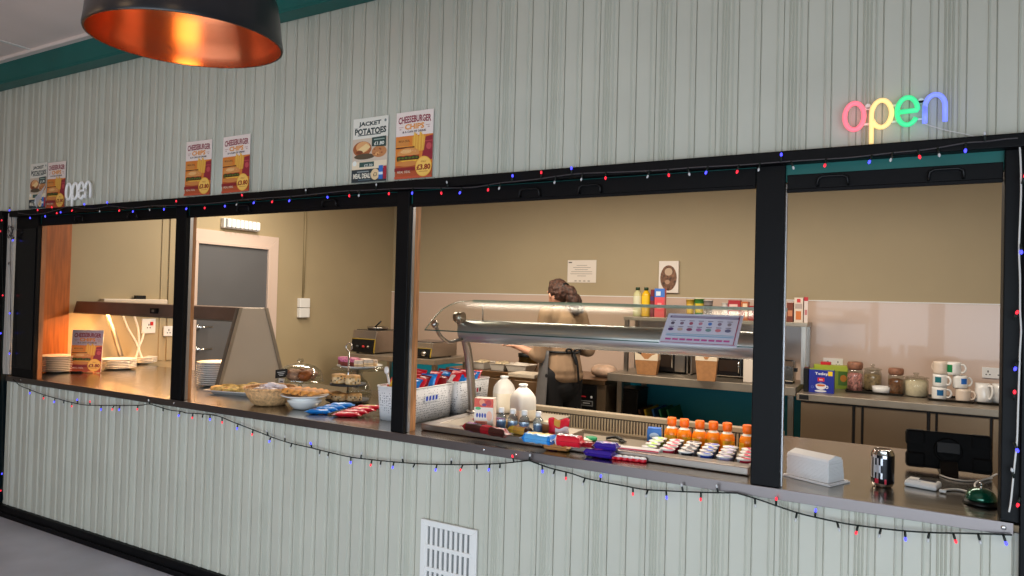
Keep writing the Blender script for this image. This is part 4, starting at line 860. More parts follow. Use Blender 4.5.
long_pack('chocolate_bar', 'purple chocolate bar lying frontmost by the sweets strip', (581, 456.5), (613, 461), .002, .055, .03, [(.3, (purple, wht)), (.6, (purple, lil)), (1, purple)], 9, WT)
long_pack('chocolate_bar', 'purple chocolate bar lying behind the frontmost purple one', (592, 449), (617, 452), .0, .05, .028, [(.4, purple), (.7, (purple, lil)), (1, purple)], 10, FZ)
long_pack('chocolate_bar', 'small dark red chocolate bar between the red and purple packets', (580, 447.5), (592, 449), .0, .04, .022, [(1, drd)], 11, FZ)
# strip of red and white sweets
A = AZ(611, 460, WT); B = AZ(641, 463.5, WT); n = 6
for k in range(n):
    b = MB(); b.lathe([(.014, 0), (.015, .004), (.0145, .012), (.009, .016)], red, 14); b.lathe([(.0145, .0121), (.012, .0165), (0, .018)], wht, 14, cap0=False, cap1=False); c = A+(B-A)*(k/(n-1))
    solo('sweet_tub', 'small red and white sweet tub in the front strip, %s from the purple bars' % ORD[k], 'sweet', b, (c.x, c.y+.02, WI), 0, 'strip of sweet tubs')
b = MB(); c = (A+B)/2; b.box(-.1, .1, -.02, .02, 0, .008, wht); b.box(-.1, .1, -.0205, -.02, .001, .007, pal(214, 60, 70)); solo('sweet_card', 'flat white and red sweet card behind the strip of sweet tubs', 'packet', b, (c.x, c.y+.085, FZ+.001), math.atan2(B.y-A.y, B.x-A.x), bev=.002)
# standing red snack bag, brown pot, green lid, tongs, pale packets
p = stand(558.5, 438.5); b = MB()
for s in (1, -1): b.grid(lambda u, v, s=s: ((u-.5)*.10*(1+.04*math.sin(v*9)), s*.024*math.sin(PI*u)**.6*(math.sin(PI*min(1, v*1.1+.05)))**.5, v*.092+.006*math.sin(u*9)), 14, 12, red, lambda u, v, s=s: wht if (.25 < v < .6 and u > .35) else gold if (v > .7 and .3 < u < .6) else red)
solo('snack_bag', 'red and white snack bag standing upright behind the red chocolate packet', 'packet', b, p, .3).scale = (.85, .85, .88)
p = stand(548, 436.5); b = MB(); b.lathe([(.024, 0), (.028, .05), (.031, .056)], mat('brown_pot', (150, 96, 54), .4), 20); b.lathe([(.0315, .056), (.0315, .061), (0, .063)], mat('pot_lid', (224, 200, 160), .4), 20, cap0=False, cap1=False); solo('dip_pot', 'small brown pot with a cream lid beside the red snack bag', 'pot', b, p)
b = MB(); p = stand(591, 440.5); b.lathe([(.028, 0), (.03, .012), (.024, .018), (0, .019)], pal(24, 150, 96), 20, cap1=False); solo('green_lid', 'round green lid lying behind the purple bars', 'lid', b, p)
p = stand(580, 440); o = packet(.13, .06, .014, blab(PK(226, 212, 184), wht, PK(226, 212, 184)), 31).build('biscuit_packet'); o.location = p; o.rotation_euler = (0, 0, .1); tag(o, 'flat cream packet lying behind the red chocolate packet', 'packet')
A = stand(606, 440); b = MB(); b.M = Matrix.Scale(.62, 4); b.tube(catmull([(0, 0, .012), (.04, .02, .022), (.09, .015, .026), (.13, -.02, .014)], 5), [.010]*6+[.012]*5+[.014]*5, M_BLK, 8); b.ell((.15, -.03, .012), (.03, .02, .008), M_BLK, 12, 6); b.tube(catmull([(0, .02, .012), (.04, .04, .02), (.1, .035, .02), (.14, .0, .012)], 5), .009, M_BLK, 8)
solo('serving_tongs', 'black serving tongs lying behind the purple chocolate bars', 'tongs', b, A, .0)
# yoghurt pots on a stepped black rack
cols = [('green', (150, 196, 60)), ('red', (206, 30, 60)), ('black', (40, 40, 48)), ('blue', (40, 70, 170)), ('lilac', (170, 160, 200)), ('crimson', (190, 20, 56)), ('grey', (130, 140, 150))]
xl, xr_ = -.872, -.513
yf = .19; NC = 6
b = MB(); b.box(xl-.045, X1D-.056, yf-.028, yf+.062*3+.034, .8815, .944, M_BLK)
solo('display_rack', 'black rack under the yogurt pots in the servery', 'rack', b, (0, 0, 0), bev=.003)
src = {}; FL = mat('foil_lid', (232, 228, 224), .3)
for c in range(NC):
    nm, rgb = cols[c]
    for r in range(4):
        x = xl+(xr_-xl)*c/(NC-1)-r*.006; y = yf+r*.062; zz = .9448
        lab = 'white yogurt pot with a %s band, %s row of its column' % (nm, ['front', 'second', 'third', 'rear'][r])
        if nm not in src:
            t = thing('yogurt_pot', lab, 'yogurt', (x, y, zz), 0, 'yogurt pots in the servery')
            q = MB(); q.lathe([(.022, 0), (.0275, .034), (.029, .036)], M_WHITE, 22, cap1=False, mf=lambda i, j: pal(*rgb) if (i == 0 and (j % 11) > 3) else M_WHITE); q.build('pot', t)
            q = MB(); q.lathe([(.0302, .036), (.0302, .0375), (0, .0385)], FL, 22, cap1=False)
            q.M = Matrix.Translation((0, 0, .0392)) @ Matrix.Rotation(-PI/2, 4, 'X'); q.oval(.010, -.004, .014, .010, pal(*[min(255, v+60) for v in rgb])); q.oval(-.008, .008, .008, .006, pal(*rgb)); q.build('lid', t, label='printed foil lid'); src[nm] = t
        else: dup(src[nm], (x, y, zz), R.uniform(-1, 1), lab)
# orange juice bottles
oj = mat('orange_juice', (240, 128, 20), .18, coat=.4); ojl = mat('orange_label', (246, 160, 40), .35, var=.25, vscale=40); silver = mat('silver_neck', (226, 214, 196), .25, coat=.5); ocap = mat('orange_cap', (236, 104, 16), .4)
src_o = None
for k, (x, ytop) in enumerate([(672, 415.5), (684.5, 417), (700, 418.6), (713.5, 419.6), (727.5, 420.8), (752, 423.5)]):
    zt_ = .8815+.172; p = AZ(x, ytop+1.8, zt_); lab = 'small orange juice bottle, %s in the row from the blue carton' % ORD[k]
    if k == 5: lab = 'orange juice bottle half hidden behind the wide black post'
    if src_o is None:
        t = src_o = thing('juice_bottle', lab, 'bottle', (p.x, p.y, .8815), 0, 'orange juice bottles'); b = MB(); r = .0315
        b.lathe([(r*.8, 0), (r, .008), (r, .04), (r*.96, .052), (r, .10), (r*.98, .112), (r*.72, .128), (r*.5, .136), (r*.47, .142)], oj, 26, mf=lambda i, j: ojl if i in (2, 3) and j % 13 > 2 else silver if i == 6 else oj); b.build('body', t)
        b = MB(); b.lathe([(r*.56, .14), (r*.6, .142), (r*.6, .169), (r*.52, .172)], ocap, 22, shape=lambda a, q: 1+.02*math.cos(a*22)); b.build('cap', t)
    else: dup(src_o, (min(p.x, -.566), p.y, .8815), k*.9, lab)
p = AZ(657, 428, .8815+.13)
def art(b): b.rect(-.03, .03, .07, .125, pal(60, 120, 200)); b.rect(-.03, .03, .06, .075, pal(220, 60, 70)); b.rect(-.03, .03, 0, .06, pal(226, 216, 220)); b.oval(0, .1, .02, .012, pal(200, 220, 240))
box_pack('juice_carton', 'small blue-topped carton beside the first orange juice bottle', 'carton', (p.x-.01, p.y, .8815), (.055, .04, .13), .25, pal(60, 110, 190), art)

# ------------------------------------------------------------------ right end of the worktop
A, B = AZ(786, 476, WT), AZ(833, 487.5, WT); ang = math.atan2(B.y-A.y, B.x-A.x); L = (B-A).length*.93; c = (A+B)/2-Vector((.01, 0, 0))
m = MPP(c); t = thing('napkin_stack', 'stack of folded white paper napkins at the right of the wide post', 'napkins', (c.x-math.sin(ang)*.055, c.y+math.cos(ang)*.055, WI), ang)
b = MB(); b.box(-L/2-.012, L/2+.01, -.06, .065, .0, .004, M_PAPER); b.box(-L/2-.004, L/2+.004, -.058, .062, .004, .007, M_PAPER); b.build('loose_sheets', t)
b = MB(); hN = 24*m
for k in range(16):
    o_ = R.uniform(-.0008, .0008); b.box(-L/2+.004+o_, L/2-.002+o_, -.05+o_*.6, .05-.012*(k/15), .008+k*(hN-.012)/16, .008+(k+.93)*(hN-.012)/16, M_PAPER)
b.xprism([(-.05, hN-.006), (.03, hN-.006), (.036, hN+.002), (.0, hN+.012), (-.044, hN+.002)], -L/2+.004, L/2-.004, M_PAPER); b.build('folded_napkins', t, bev=.001)
# drinks can
p = AZ(882, 488.5, WT); m = MPP((p.x, p.y+.03, WT)); rc = .0355; hc = .124
t = thing('drinks_can', 'black and silver drinks can standing beside the white card reader', 'can', (p.x, p.y+.033, WI), -.5); canm = mat('can_black', (22, 22, 26), .25, .6); canw = mat('can_silver_print', (206, 206, 212), .28, .7)
def canf(i, j):
    if i not in (2, 3, 4, 5, 6): return M_CHROME
    jj = j % 36
    if i == 4 and 25 <= jj <= 28: return canw
    if i in (3, 4, 5) and jj in (21, 22, 23): return canw
    if i in (3, 5) and jj in (25, 27, 29): return canw
    if i == 2 and jj in (26, 27, 31): return pal(190, 40, 60)
    if i == 6 and jj in (24, 25, 26, 30, 31): return canw
    return canm
b = MB(); b.lathe([(rc*.72, 0), (rc*.86, .004), (rc, .014), (rc, .03), (rc, .05), (rc, .075), (rc, .098), (rc, .108), (rc*.84, hc-.004), (rc*.86, hc), (rc*.78, hc), (rc*.74, hc-.005), (0, hc-.005)], canm, 36, mf=canf, cap1=False); b.build('body', t)
b = MB(); b.M = Matrix.Translation((0, -.006, hc-.003)); b.lathe([(.011, 0), (.011, .0015), (.006, .0018)], M_CHROME, 14); b.box(-.006, .006, .004, .016, 0, .0015, M_CHROME); b.build('ring_pull', t)
# card reader
p = AZ(923, 489, WT); t = thing('card_reader', 'white card reader lying flat between the can and the tablet', 'card reader', (p.x+.0, p.y+.03, WI), -.25)
b = MB(); b.xprism([(-.036, .0), (-.04, .012), (-.028, .02), (.028, .022), (.038, .014), (.036, 0)], -.048, .048, M_WHITE); b.build('body', t, bev=.005)
b = MB(); b.box(-.012, .038, .0, .02, .0205, .0245, pal(60, 56, 56, .2)); b.build('screen', t, label='dark screen'); b = MB()
for k in range(12): b.cbox((-.036+.01*(k % 4), -.02+.009*(k//4), .021), (.008, .007, .002), pal(206, 206, 206))
b.build('keypad', t)
a = AZ(941, 494, WT+.01); b = MB(); P3 = [AZ(x, y, WT+.006) for x, y in ((940, 491), (948, 489.5), (958, 489.5), (968, 492), (974, 496), (978, 494), (975, 484), (985, 479), (992, 478))]; b.tube(catmull([q-P3[0] for q in P3], 6), .0035, M_CABLE, 8)
b.M = Matrix.Translation((.0, 0, 0)) @ Matrix.Rotation(-.3, 4, 'Z'); b.cbox((.008, 0, .002), (.018, .009, .008), M_WHITE); solo('charging_cable', 'white charging cable curving from the card reader to the bell', 'cable', b, P3[0])
# tablet in a rugged case on a stand
A, B = AZ(909, 468, WT), AZ(989, 476, WT)
TY = AZ(951, 474, WT).y; tl, tr, bl2, br2 = AY(909, 431, TY+.03), AY(995, 434, TY+.03), AY(905, 468, TY-.0), AY(988, 473, TY-.0)
W = (tr.x+br2.x-tl.x-bl2.x)/2; cx = (tl.x+tr.x+bl2.x+br2.x)/4; zb, zt2 = (bl2.z+br2.z)/2, (tl.z+tr.z)/2
t = thing('tablet_stand', 'black tablet in a thick rugged case facing into the kitchen', 'tablet', (cx, TY+.01, WI), .05)
rub = mat('black_rubber', (5, 5, 6), .65, bump=.1, bscale=60, spec=.15); H = zt2-zb; tl_ = -.28
def MT(): return Matrix.Translation((0, .0, zb-WT)) @ Matrix.Rotation(tl_, 4, 'X')
b = MB(); b.M = MT(); b.prism([(-W/2+.02, 0), (W/2-.02, 0), (W/2, .02), (W/2, H-.02), (W/2-.025, H), (-W/2+.025, H), (-W/2, H-.02), (-W/2, .02)], -.012, .012, rub); cs_ = b.build('case', t, bev=.006)
for sx in (-1, 1):
    for sz in (0, 1): b = MB(); b.M = MT(); b.cbox((sx*(W/2-.03), 0, .028+sz*(H-.056)), (.07, .030, .06), rub); b.build('corner_bumper', cs_, bev=.012)
b = MB(); b.M = MT() @ Matrix.Translation((0, -.012, H*.5)) @ Matrix.Rotation(PI/2, 4, 'X'); b.lathe([(H*.34, 0), (H*.34, .004), (H*.30, .008), (H*.28, .006), (H*.16, .006), (H*.14, .010), (0, .011)], rub, 30, cap1=False); b.build('rotating_ring', cs_)
b = MB(); b.M = MT() @ Matrix.Translation((0, -.028, H*.56)); b.box(-.035, .035, -.004, .004, -.018, .018, pal(12, 12, 13)); b.lay = 20; b.M = MT() @ Matrix.Translation((0, -.0275, H*.56)); b.rect(-.02, .02, -.004, .004, pal(34, 34, 36)); b.build('hand_strap', cs_)
b = MB(); b.M = MT() @ Matrix.Translation((0, 0, -.012)); b.box(-W/2+.05, W/2-.05, .0125, .0145, .03, H-.01, pal(20, 22, 26, .1)); b.build('screen', t)
b = MB(); b.xprism([(-.07, .0), (-.06, .006), (-.02, zb-WT+.035), (-.008, zb-WT+.035), (-.03, .006), (.09, .006), (.09, 0)], -.028, .028, M_BLK); b.build('stand', t, bev=.003)
b = MB(); P3 = [AZ(x, y, WT+.004) for x, y in ((940, 475), (952, 479), (968, 481), (985, 479), (997, 474))]; b.tube(catmull([q-P3[0] for q in P3], 6), .003, M_CABLE, 8); solo('charging_cable', 'pale cable lying under the black tablet stand', 'cable', b, P3[0])
# service bell
p = AZ(982, 507, WT); t = thing('service_bell', 'green and black service bell at the right end of the worktop', 'bell', (p.x, p.y+.036, WI))
b = MB(); b.lathe([(.047, 0), (.049, .004), (.046, .010), (.038, .014)], M_BLK, 32); b.build('base', t)
b = MB(); b.lathe([(.042, .0135), (.0435, .017), (.041, .028), (.033, .040), (.02, .047), (.007, .0495)], mat('green_bell_enamel', (4, 84, 62), .12, .5, coat=.5), 36); b.build('dome', t, label='glossy dark green dome')
b = MB(); b.lathe([(.006, .049), (.0035, .052), (.0035, .058), (.006, .06), (.005, .065), (.001, .067)], M_CHROME, 14); b.build('plunger', t)
# ------------------------------------------------------------------ kitchen furniture
YF = 3.6
M_BRS = mat('brown_fridge_steel', (150, 128, 104), .38, .85, var=.05, vscale=1.5)
def leg(t, x, y, z0, z1, s=.02):
    b = MB(); b.box(x-s, x+s, y-s, y+s, z0, z1, M_STEEL); b.build('leg', t)
# left work table with two hot plates
TZ = .955; tx0, tx1, ty0, ty1 = -4.93, -3.87, 2.92, 3.55
t = thing('steel_work_table', 'stainless steel work table below the olive wall, holding two hot plates', 'table', (0, 0, 0))
b = MB(); b.box(tx0, tx1, ty0, ty1, TZ-.05, TZ, M_DSTEEL); b.build('table_top', t, bev=.004)
for x in (tx0+.05, tx1-.03):
    for y in (ty0+.05, ty1-.05): leg(t, x, y, 0, TZ-.05)
b = MB(); b.box(tx0+.03, tx1-.03, ty0+.05, ty1-.05, .25, .28, M_DSTEEL); b.build('lower_shelf', t)
b = MB(); b.box(tx1-.16, tx1-.04, ty1-.6, ty1-.02, TZ, TZ+.1, M_DSTEEL) if 0 else None
yellow = pal(168, 138, 44)
def hotplate(label, x0, x1, y0, y1, h, knob, kr=.026):
    t = thing('hot_plate', label, 'cooker', ((x0+x1)/2, y0, TZ+.001)); w = (x1-x0)/2; d = y1-y0
    b = MB(); b.xprism([(0, .012), (0, h*.2), (.03, h), (d, h), (d, .012)], -w, w, M_STEEL); b.build('body', t, bev=.004)
    b = MB(); b.xprism([(-.003, .014), (-.003, h*.22), (.012, h*.62), (.02, h*.62), (.006, .014)], -w+.004, w-.004, M_BLK); cp_ = b.build('control_panel', t)
    b = MB()
    b.xprism([(-.005, .012), (-.005, h*.22), (.012, h*.64), (.016, h*.64), (-.001, .012)], w-.008, w, yellow)
    b.xprism([(.010, h*.62), (.011, h*.645), (.02, h*.645), (.018, h*.62)], -w, w, yellow); b.build('yellow_outline', cp_, label='yellow outline of the control panel')
    for kx, c in knob:
        b = MB(); b.M = Matrix.Translation((kx*w, -.0, h*.3)) @ Matrix.Rotation(PI/2-.25, 4, 'X'); b.lathe([(kr, -.006), (kr*.93, .018), (.0, .02)], c, 18, cap1=False); b.build('knob', cp_)
    b = MB(); b.box(-w+.03, w-.03, .05, d-.03, h, h+.006, pal(40, 40, 42, .15)); b.build('glass_top', t)
    for x in (-1, 1):
        for y in (.05, d-.05): b = MB(); b.lathe([(.015, 0), (.015, .014)], M_BLK, 10, c=(x*(w-.05), y, 0)); b.build('foot', t)
a0, a1 = AY(351, 345, 2.98).x, AY(373, 345, 2.98).x
hotplate('taller hot plate with black control panel, beside the left of the third black post', a0, a1+.02, 2.98, 3.42, .235, [(.1, pal(190, 40, 40)), (.5, M_STEEL), (-.4, pal(60, 60, 60))], .012)
b1 = AY(431, 350, 2.98).x
hotplate('lower hot plate with one knob, just right of the third black post', b1-.36, b1, 2.98, 3.42, .15, [(.55, M_STEEL)])
b = MB(); b.tube([(0, 0, 0), (.06, .02, .06)], .008, M_BLK, 8); b.lathe([(.1, -.0), (.11, .02), (.1, .03), (0, .032)], M_STEEL, 24, c=(-.05, .1, -.03), cap1=False)
solo('frying_pan', 'steel pan with short black handle resting on the taller hot plate', 'pan', b, (a1-.08, 3.1, TZ+.272))
# low prep fridge behind the person
fx0, fx1 = -4.18, AY(606, 380, YF).x; FZT = .82
t = thing('prep_fridge', 'long brown steel prep fridge counter behind the person', 'fridge', (0, 0, 0))
b = MB(); b.box(fx0, fx1, YF, 4.25, .1, FZT-.045, M_BRS); b.build('body', t)
b = MB(); b.box(fx0-.01, fx1, YF-.03, 4.25, FZT-.045, FZT, mat('counter_edge_copper', (156, 124, 92), .3, .9, var=.08, vscale=3)); b.build('worktop', t, bev=.004)
xs = [fx0+.02, AY(512, 395, YF).x, AY(577, 395, YF).x]
for i, (xa, xb) in enumerate(((xs[0], xs[0]+.42), (xs[0]+.44, xs[1]-.01), (xs[1]+.03, xs[2]-.36), (xs[2]-.33, xs[2]-.02))):
    b = MB(); b.box(xa, xb, YF-.018, YF, .16, FZT-.07, M_BRS); b.build('door', t, bev=.004)
b = MB(); b.box(xs[2], AY(597, 395, YF).x, YF-.02, YF, .45, FZT-.055, M_BLK); b.M = Matrix.Translation(((xs[2]+AY(597, 395, YF).x)/2, YF-.021, .60)); b.rect(-.06, .0, .05, .062, pal(190, 40, 50)); b.oval(.055, .055, .012, .012, pal(220, 220, 220), 10); b.rect(-.06, .07, -.03, .02, pal(130, 130, 130)); b.rect(-.052, .062, -.022, .012, pal(30, 30, 32)); b.rect(-.03, .04, -.008, 0, pal(190, 190, 190)); b.build('control_panel', t, label='black panel with red and white marks')
for x in (fx0+.1, fx1-.1): leg(t, x, 3.75, 0, .1, .025); leg(t, x, 4.15, 0, .1, .025)
# trays, pan, board and bread on it
M_FOAM = mat('white_foam', (226, 216, 202), .6); M_SALAD = mat('mixed_food', (180, 160, 130), .7, var=.45, vscale=45, bump=.6, bscale=60)
for k, (x, y, lab) in enumerate([(463, 371, 'white food tray at the left end of the prep fridge'), (478, 373.5, 'white food tray second along the prep fridge, behind the curved post'), (496, 375.5, 'white food tray of crumpled paper, nearest to the dark pan')]):
    p = AZ(x, y, FZT); t = thing('food_tray', lab, 'tray', (p.x, max(p.y, 3.6)+.14, FZT+.001), .0); b = MB(); w, d, h = .088 if k < 2 else .12, .12, .07
    b.rings([[(sx*w*q, sy*d*q, zz) for sx, sy in ((-1, -1), (1, -1), (1, 1), (-1, 1))] for q, zz in ((.8, 0), (1, h), (1.06, h), (.96, h-.004), (.78, .01))], M_FOAM, smooth=False); b.build('tray', t, bev=.003)
    b = MB(); b.ell((0, 0, h-.01), (w*.8, d*.8, .03), M_SALAD if k < 2 else M_FOAM, 18, 8, fn=wob(k+80, .3)); b.build('food', t)
p = AZ(514, 371, FZT); t = thing('cooking_pot', 'dark metal cooking pot beside the person at the back counter', 'pot', (p.x, p.y+.3, FZT+.001)); brs = mat('worn_brass_pot', (112, 92, 54), .35, .9, var=.3, vscale=8)
b = MB(); b.lathe([(.085, 0), (.1, .02), (.1, .12), (.104, .125), (.096, .125), (.09, .02), (0, .015)], brs, 28, cap1=False); b.build('body', t); b = MB(); b.lathe([(.108, .125), (.106, .14), (.108, .16), (.05, .17), (.0, .172)], M_BLK, 28, cap1=False); b.build('dark_lid', t)
p = AZ(520, 378, FZT); b = MB(); b.box(-.14, .14, 0, .25, 0, .035, pal(232, 218, 196)); solo('cutting_board', 'thick white cutting board in front of the person', 'board', b, (p.x, p.y+.02, FZT+.001), bev=.005)
p = AZ(600, 378.5, FZT); b = MB(); b.ell((0, 0, .055), (.13, .09, .055), mat('bread_in_film', (222, 186, 158), .3, var=.12, vscale=12, coat=.5), 20, 10, fn=lambda x, y, z: 1/max(abs(x), abs(y), .62)**.35); solo('bread_loaf', 'wrapped pale loaf of bread lying behind the person', 'bread', b, (p.x-.03, p.y+.17, FZT+.002))
# middle table with overshelf
MZ = .892; mx0, mx1 = AY(608, 378, YF).x, AY(796, 386, YF).x
t = thing('steel_table_with_overshelf', 'stainless table with raised overshelf against the white splash panel', 'table', (0, 0, 0))
b = MB(); b.box(mx0, mx1, YF-.02, 4.25, MZ-.07, MZ, M_DSTEEL); b.build('table_top', t, bev=.004)
for x in (AY(620, 395, YF+.03).x, mx1-.04): leg(t, x, YF+.03, 0, MZ-.07, .022)
leg(t, AY(644, 395, 4.2).x, 4.2, 0, MZ-.07, .022)
b = MB(); b.box(mx0+.04, mx1-.04, YF+.05, 4.23, .2, .23, M_DSTEEL); b.build('lower_shelf', t)
SX0, SX1, SZ = -2.36, AY(808, 323, 3.9).x, 1.41
b = MB(); b.box(SX0, SX1, 3.87, 4.22, SZ-.035, SZ, M_DSTEEL); b.build('overshelf', t, bev=.003)
for x in (SX0+.025, SX1-.03):
    for y in (3.9, 4.19): b = MB(); b.box(x-.018, x+.018, y-.018, y+.018, MZ, SZ-.035, M_STEEL); b.build('shelf_upright', t)
# colour coded chopping boards on the lower shelf
for k, (x, c, n) in enumerate([(650, (92, 60, 40), 'brown'), (656, (206, 176, 40), 'yellow'), (664, (24, 90, 160), 'blue'), (671, (30, 120, 80), 'green'), (679, (18, 96, 50), 'dark green')]):
    p = AY(x, 404.5, 4.0); b = MB(); b.M = Matrix.Rotation(-.30, 4, 'Y'); b.box(-.009, .009, -.19, .2, 0, p.z-.25, pal(*c)); solo('chopping_board', n+' chopping board standing in the row below the steel table', 'board', b, (p.x+.05, 4.0, .237), group=None, bev=.003)
t = thing('dark_bin', 'dark plastic bin standing under the left end of the steel table', 'bin', (AY(632, 400, 3.95).x+.0, 3.98, .232)); b = MB(); b.rings([[(sx*w, sy*.14, zz) for sx, sy in ((-1, -1), (1, -1), (1, 1), (-1, 1))] for w, zz in ((.08, 0), (.1, .48))], M_BLK, smooth=False); b.build('body', t, bev=.006); b = MB(); b.box(-.104, .104, -.145, .145, .481, .50, M_BLK); b.build('lid', t, bev=.005)
# appliances under the overshelf
def microwave(label, x0, x1, y0, d, h, dark):
    t = thing('microwave_oven', label, 'microwave', ((x0+x1)/2, y0, MZ+.001)); w = (x1-x0)/2
    b = MB(); b.box(-w, w, 0, d, .012, h, M_BLK if dark else M_STEEL); b.build('body', t, bev=.006)
    b = MB(); b.box(-w+.01, w*.55, -.014, 0, .022, h-.01, mat('oven_front', (30, 28, 28), .18)); dr_ = b.build('door', t, bev=.003)
    b = MB(); b.box(-w+.05, w*.45, -.016, -.013, .06, h-.05, pal(54, 44, 38, .12)); b.build('window', dr_)
    b = MB(); b.box(w*.58, w-.006, -.012, 0, .022, h-.01, M_BLK if not dark else M_STEEL); b.build('control_panel', t)
    b = MB(); b.tube([(w*.5, -.014, .05), (w*.5, -.04, .06), (w*.5, -.04, h-.06), (w*.5, -.014, h-.05)], .008, M_CHROME, 8); b.build('handle', dr_)
    for q in (-1, 1): b = MB(); b.box(q*(w-.04)-.015, q*(w-.04)+.015, .03, d-.03, 0, .012, M_BLK); b.build('foot', t)
microwave('black oven behind the low kraft takeaway box', AY(634, 360, 3.86).x, AY(683, 360, 3.86).x, 3.95, .26, .33, True)
microwave('silver microwave behind the tall kraft takeaway box', AY(712, 365, 3.86).x, AY(747, 365, 3.86).x, 3.93, .28, .21, False)
b = MB(); q = AY(690, 360, 3.93); b.box(-.006, .006, 0, .25, 0, .36, M_STEEL); b.box(.03, .042, 0, .25, 0, .36, M_STEEL); b.box(-.006, .042, 0, .25, 0, .01, M_STEEL); solo('tray_rack', 'narrow steel tray rack between the black oven and the silver microwave', 'rack', b, (q.x-.03, 3.95, MZ+.001))
q = AY(749, 368, 3.7); b = MB(); b.box(-.06, .06, 0, .18, 0, .29, pal(222, 208, 192)); b.box(-.063, .063, -.003, .183, .27, .295, M_WHITE); solo('white_tub', 'tall white tub partly hidden behind the wide black post', 'tub', b, (q.x+.02, 3.66, MZ+.001), bev=.006)
# toaster seen in the right opening
q = AY(793, 370, 3.85); t = thing('toaster', 'shiny steel toaster at the right end of the steel table', 'toaster', (q.x-.10, 3.8, MZ+.001)); b = MB(); b.xprism([(0, .02), (0, .15), (.03, .19), (.15, .19), (.18, .15), (.18, .02)], -.14, .11, M_CHROME); b.build('body', t, bev=.008)
b = MB(); b.box(-.13, .10, .005, .175, 0, .02, M_BLK); b.box(-.12, .09, .045, .07, .186, .192, M_BLK); b.box(-.12, .09, .11, .135, .186, .192, M_BLK); b.build('slots_and_base', t); b = MB(); b.box(.11, .13, .07, .11, .1, .13, M_BLK); b.build('lever', t)
# kraft takeaway boxes
def kraft(label, x, y, wpx, hpx, tall):
    p = AZ(x, y, MZ); m = MPP(p); w = wpx*m*.42; h = hpx*m; d = w*.75; t = thing('takeaway_box', label, 'box', (p.x, p.y+d+.02, MZ+.001), .15)
    k = .82; b = MB(); hh = h*.66
    for mm, k0, k1, z0_ in ((M_KRAFT, k, 1, 0), (M_KRAFTIN, k*.97, .985, .003)): b.rings([[(sx*w*q, sy*d*q, zz) for sx, sy in ((-1, -1), (1, -1), (1, 1), (-1, 1))] for q, zz in ((k0, z0_), (k1, hh))], mm, smooth=False, cap1=False)
    b.build('carton', t)
    for nm, pts in (('flap', [(-w, d, hh), (-w*1.08, d*.3, h*.9), (-w*1.02, -d*.6, h*.86), (-w, -d, hh)]), ('flap', [(w, -d, hh), (w*1.02, -d*.6, h*1.0), (w*1.06, d*.3, h*.98), (w, d, hh)]), ('flap', [(w, d, hh), (w*.6, d*1.1, h), (-w*.6, d*1.1, h), (-w, d, hh)]), ('flap', [(-w, -d, hh), (-w*1.02, -d*.98, h*1.0), (-w*.55, -d*1.0, h*.93), (-w*.04, -d, hh)]), ('flap', [(w*.04, -d, hh), (w*.5, -d*1.0, h*.9), (w*1.0, -d*.98, h*1.0), (w, -d, hh)])):
        b = MB(); c = Vector((0, 0, 0)); q2 = [Vector(v)-Vector((0, 0, 0)) for v in pts]; n = (q2[1]-q2[0]).cross(q2[3]-q2[0]).normalized()*.0015
        b.add([tuple(v+n) for v in q2]+[tuple(v-n) for v in q2], [(0, 1, 2, 3), (7, 6, 5, 4), (0, 4, 5, 1), (1, 5, 6, 2), (2, 6, 7, 3), (3, 7, 4, 0)], M_KRAFT, ms=[M_KRAFT, M_KRAFTIN, M_KRAFT, M_KRAFT, M_KRAFT, M_KRAFT]); b.build('flap', t)
kraft('low kraft takeaway box on the steel table, nearest to the person', 644, 375, 27, 22, False)
kraft('tall kraft takeaway box on the steel table, in front of the microwave', 704, 381.5, 25, 31, True)
# groceries on the overshelf
def bottle(label, px, r, h, m, capm, lab=None):
    x = AY(px, 315, 3.99).x; t = thing('squash_bottle', label, 'bottle', (x, 3.97, SZ+.001)); b = MB(); b.lathe([(r*.9, 0), (r, .01), (r, h*.3), (r, h*.70), (r*.85, h*.80), (r*.4, h*.88), (r*.38, h*.92)], m, 20, mf=(lambda i, j: lab if (lab and i == 2) else m)); b.build('body', t); b = MB(); b.lathe([(r*.5, h*.9), (r*.5, h*.99), (r*.44, h)], capm, 16); b.build('cap', t)
gcap = pal(34, 60, 34)
bottle('pale squash bottle with a dark green cap at the left end of the overshelf', 638, .042, .28, mat('pale_squash', (196, 190, 140), .2, coat=.3), gcap, pal(214, 210, 180)); bottle('yellow squash bottle with a dark green cap on the overshelf', 646.5, .042, .28, mat('yellow_squash', (226, 176, 20), .2, coat=.3), gcap, pal(236, 190, 30))
def carton(label, name, px0, px1, h, base, pats, cat='carton', d=.07):
    x0, x1 = AY(px0, 315, 3.94).x, AY(px1, 315, 3.94).x; W = x1-x0
    def art(b):
        for (l, r, z0, z1, c) in pats: b.rect((l-.5)*W, (r-.5)*W, z0*h, z1*h, pal(*c))
    box_pack(name, label, cat, ((x0+x1)/2, 3.94+d/2, SZ+.001), (W-.002, d, h), R.uniform(-.08, .08), pal(*base), art)
carton('narrow dark red packet squeezed between the yellow bottle and the blue carton', 'drink_carton', 650, 653.5, .26, (120, 30, 40), [(0, 1, .6, .75, (60, 50, 110))])
carton('blue and red drink carton on the overshelf below the white plaque', 'drink_carton', 654, 664, .27, (220, 90, 90), [(0, 1, .7, 1, (70, 120, 200)), (.1, .9, .2, .62, (226, 74, 84)), (.15, .6, .75, .9, (220, 230, 240)), (.3, .7, .3, .5, (240, 150, 140))])
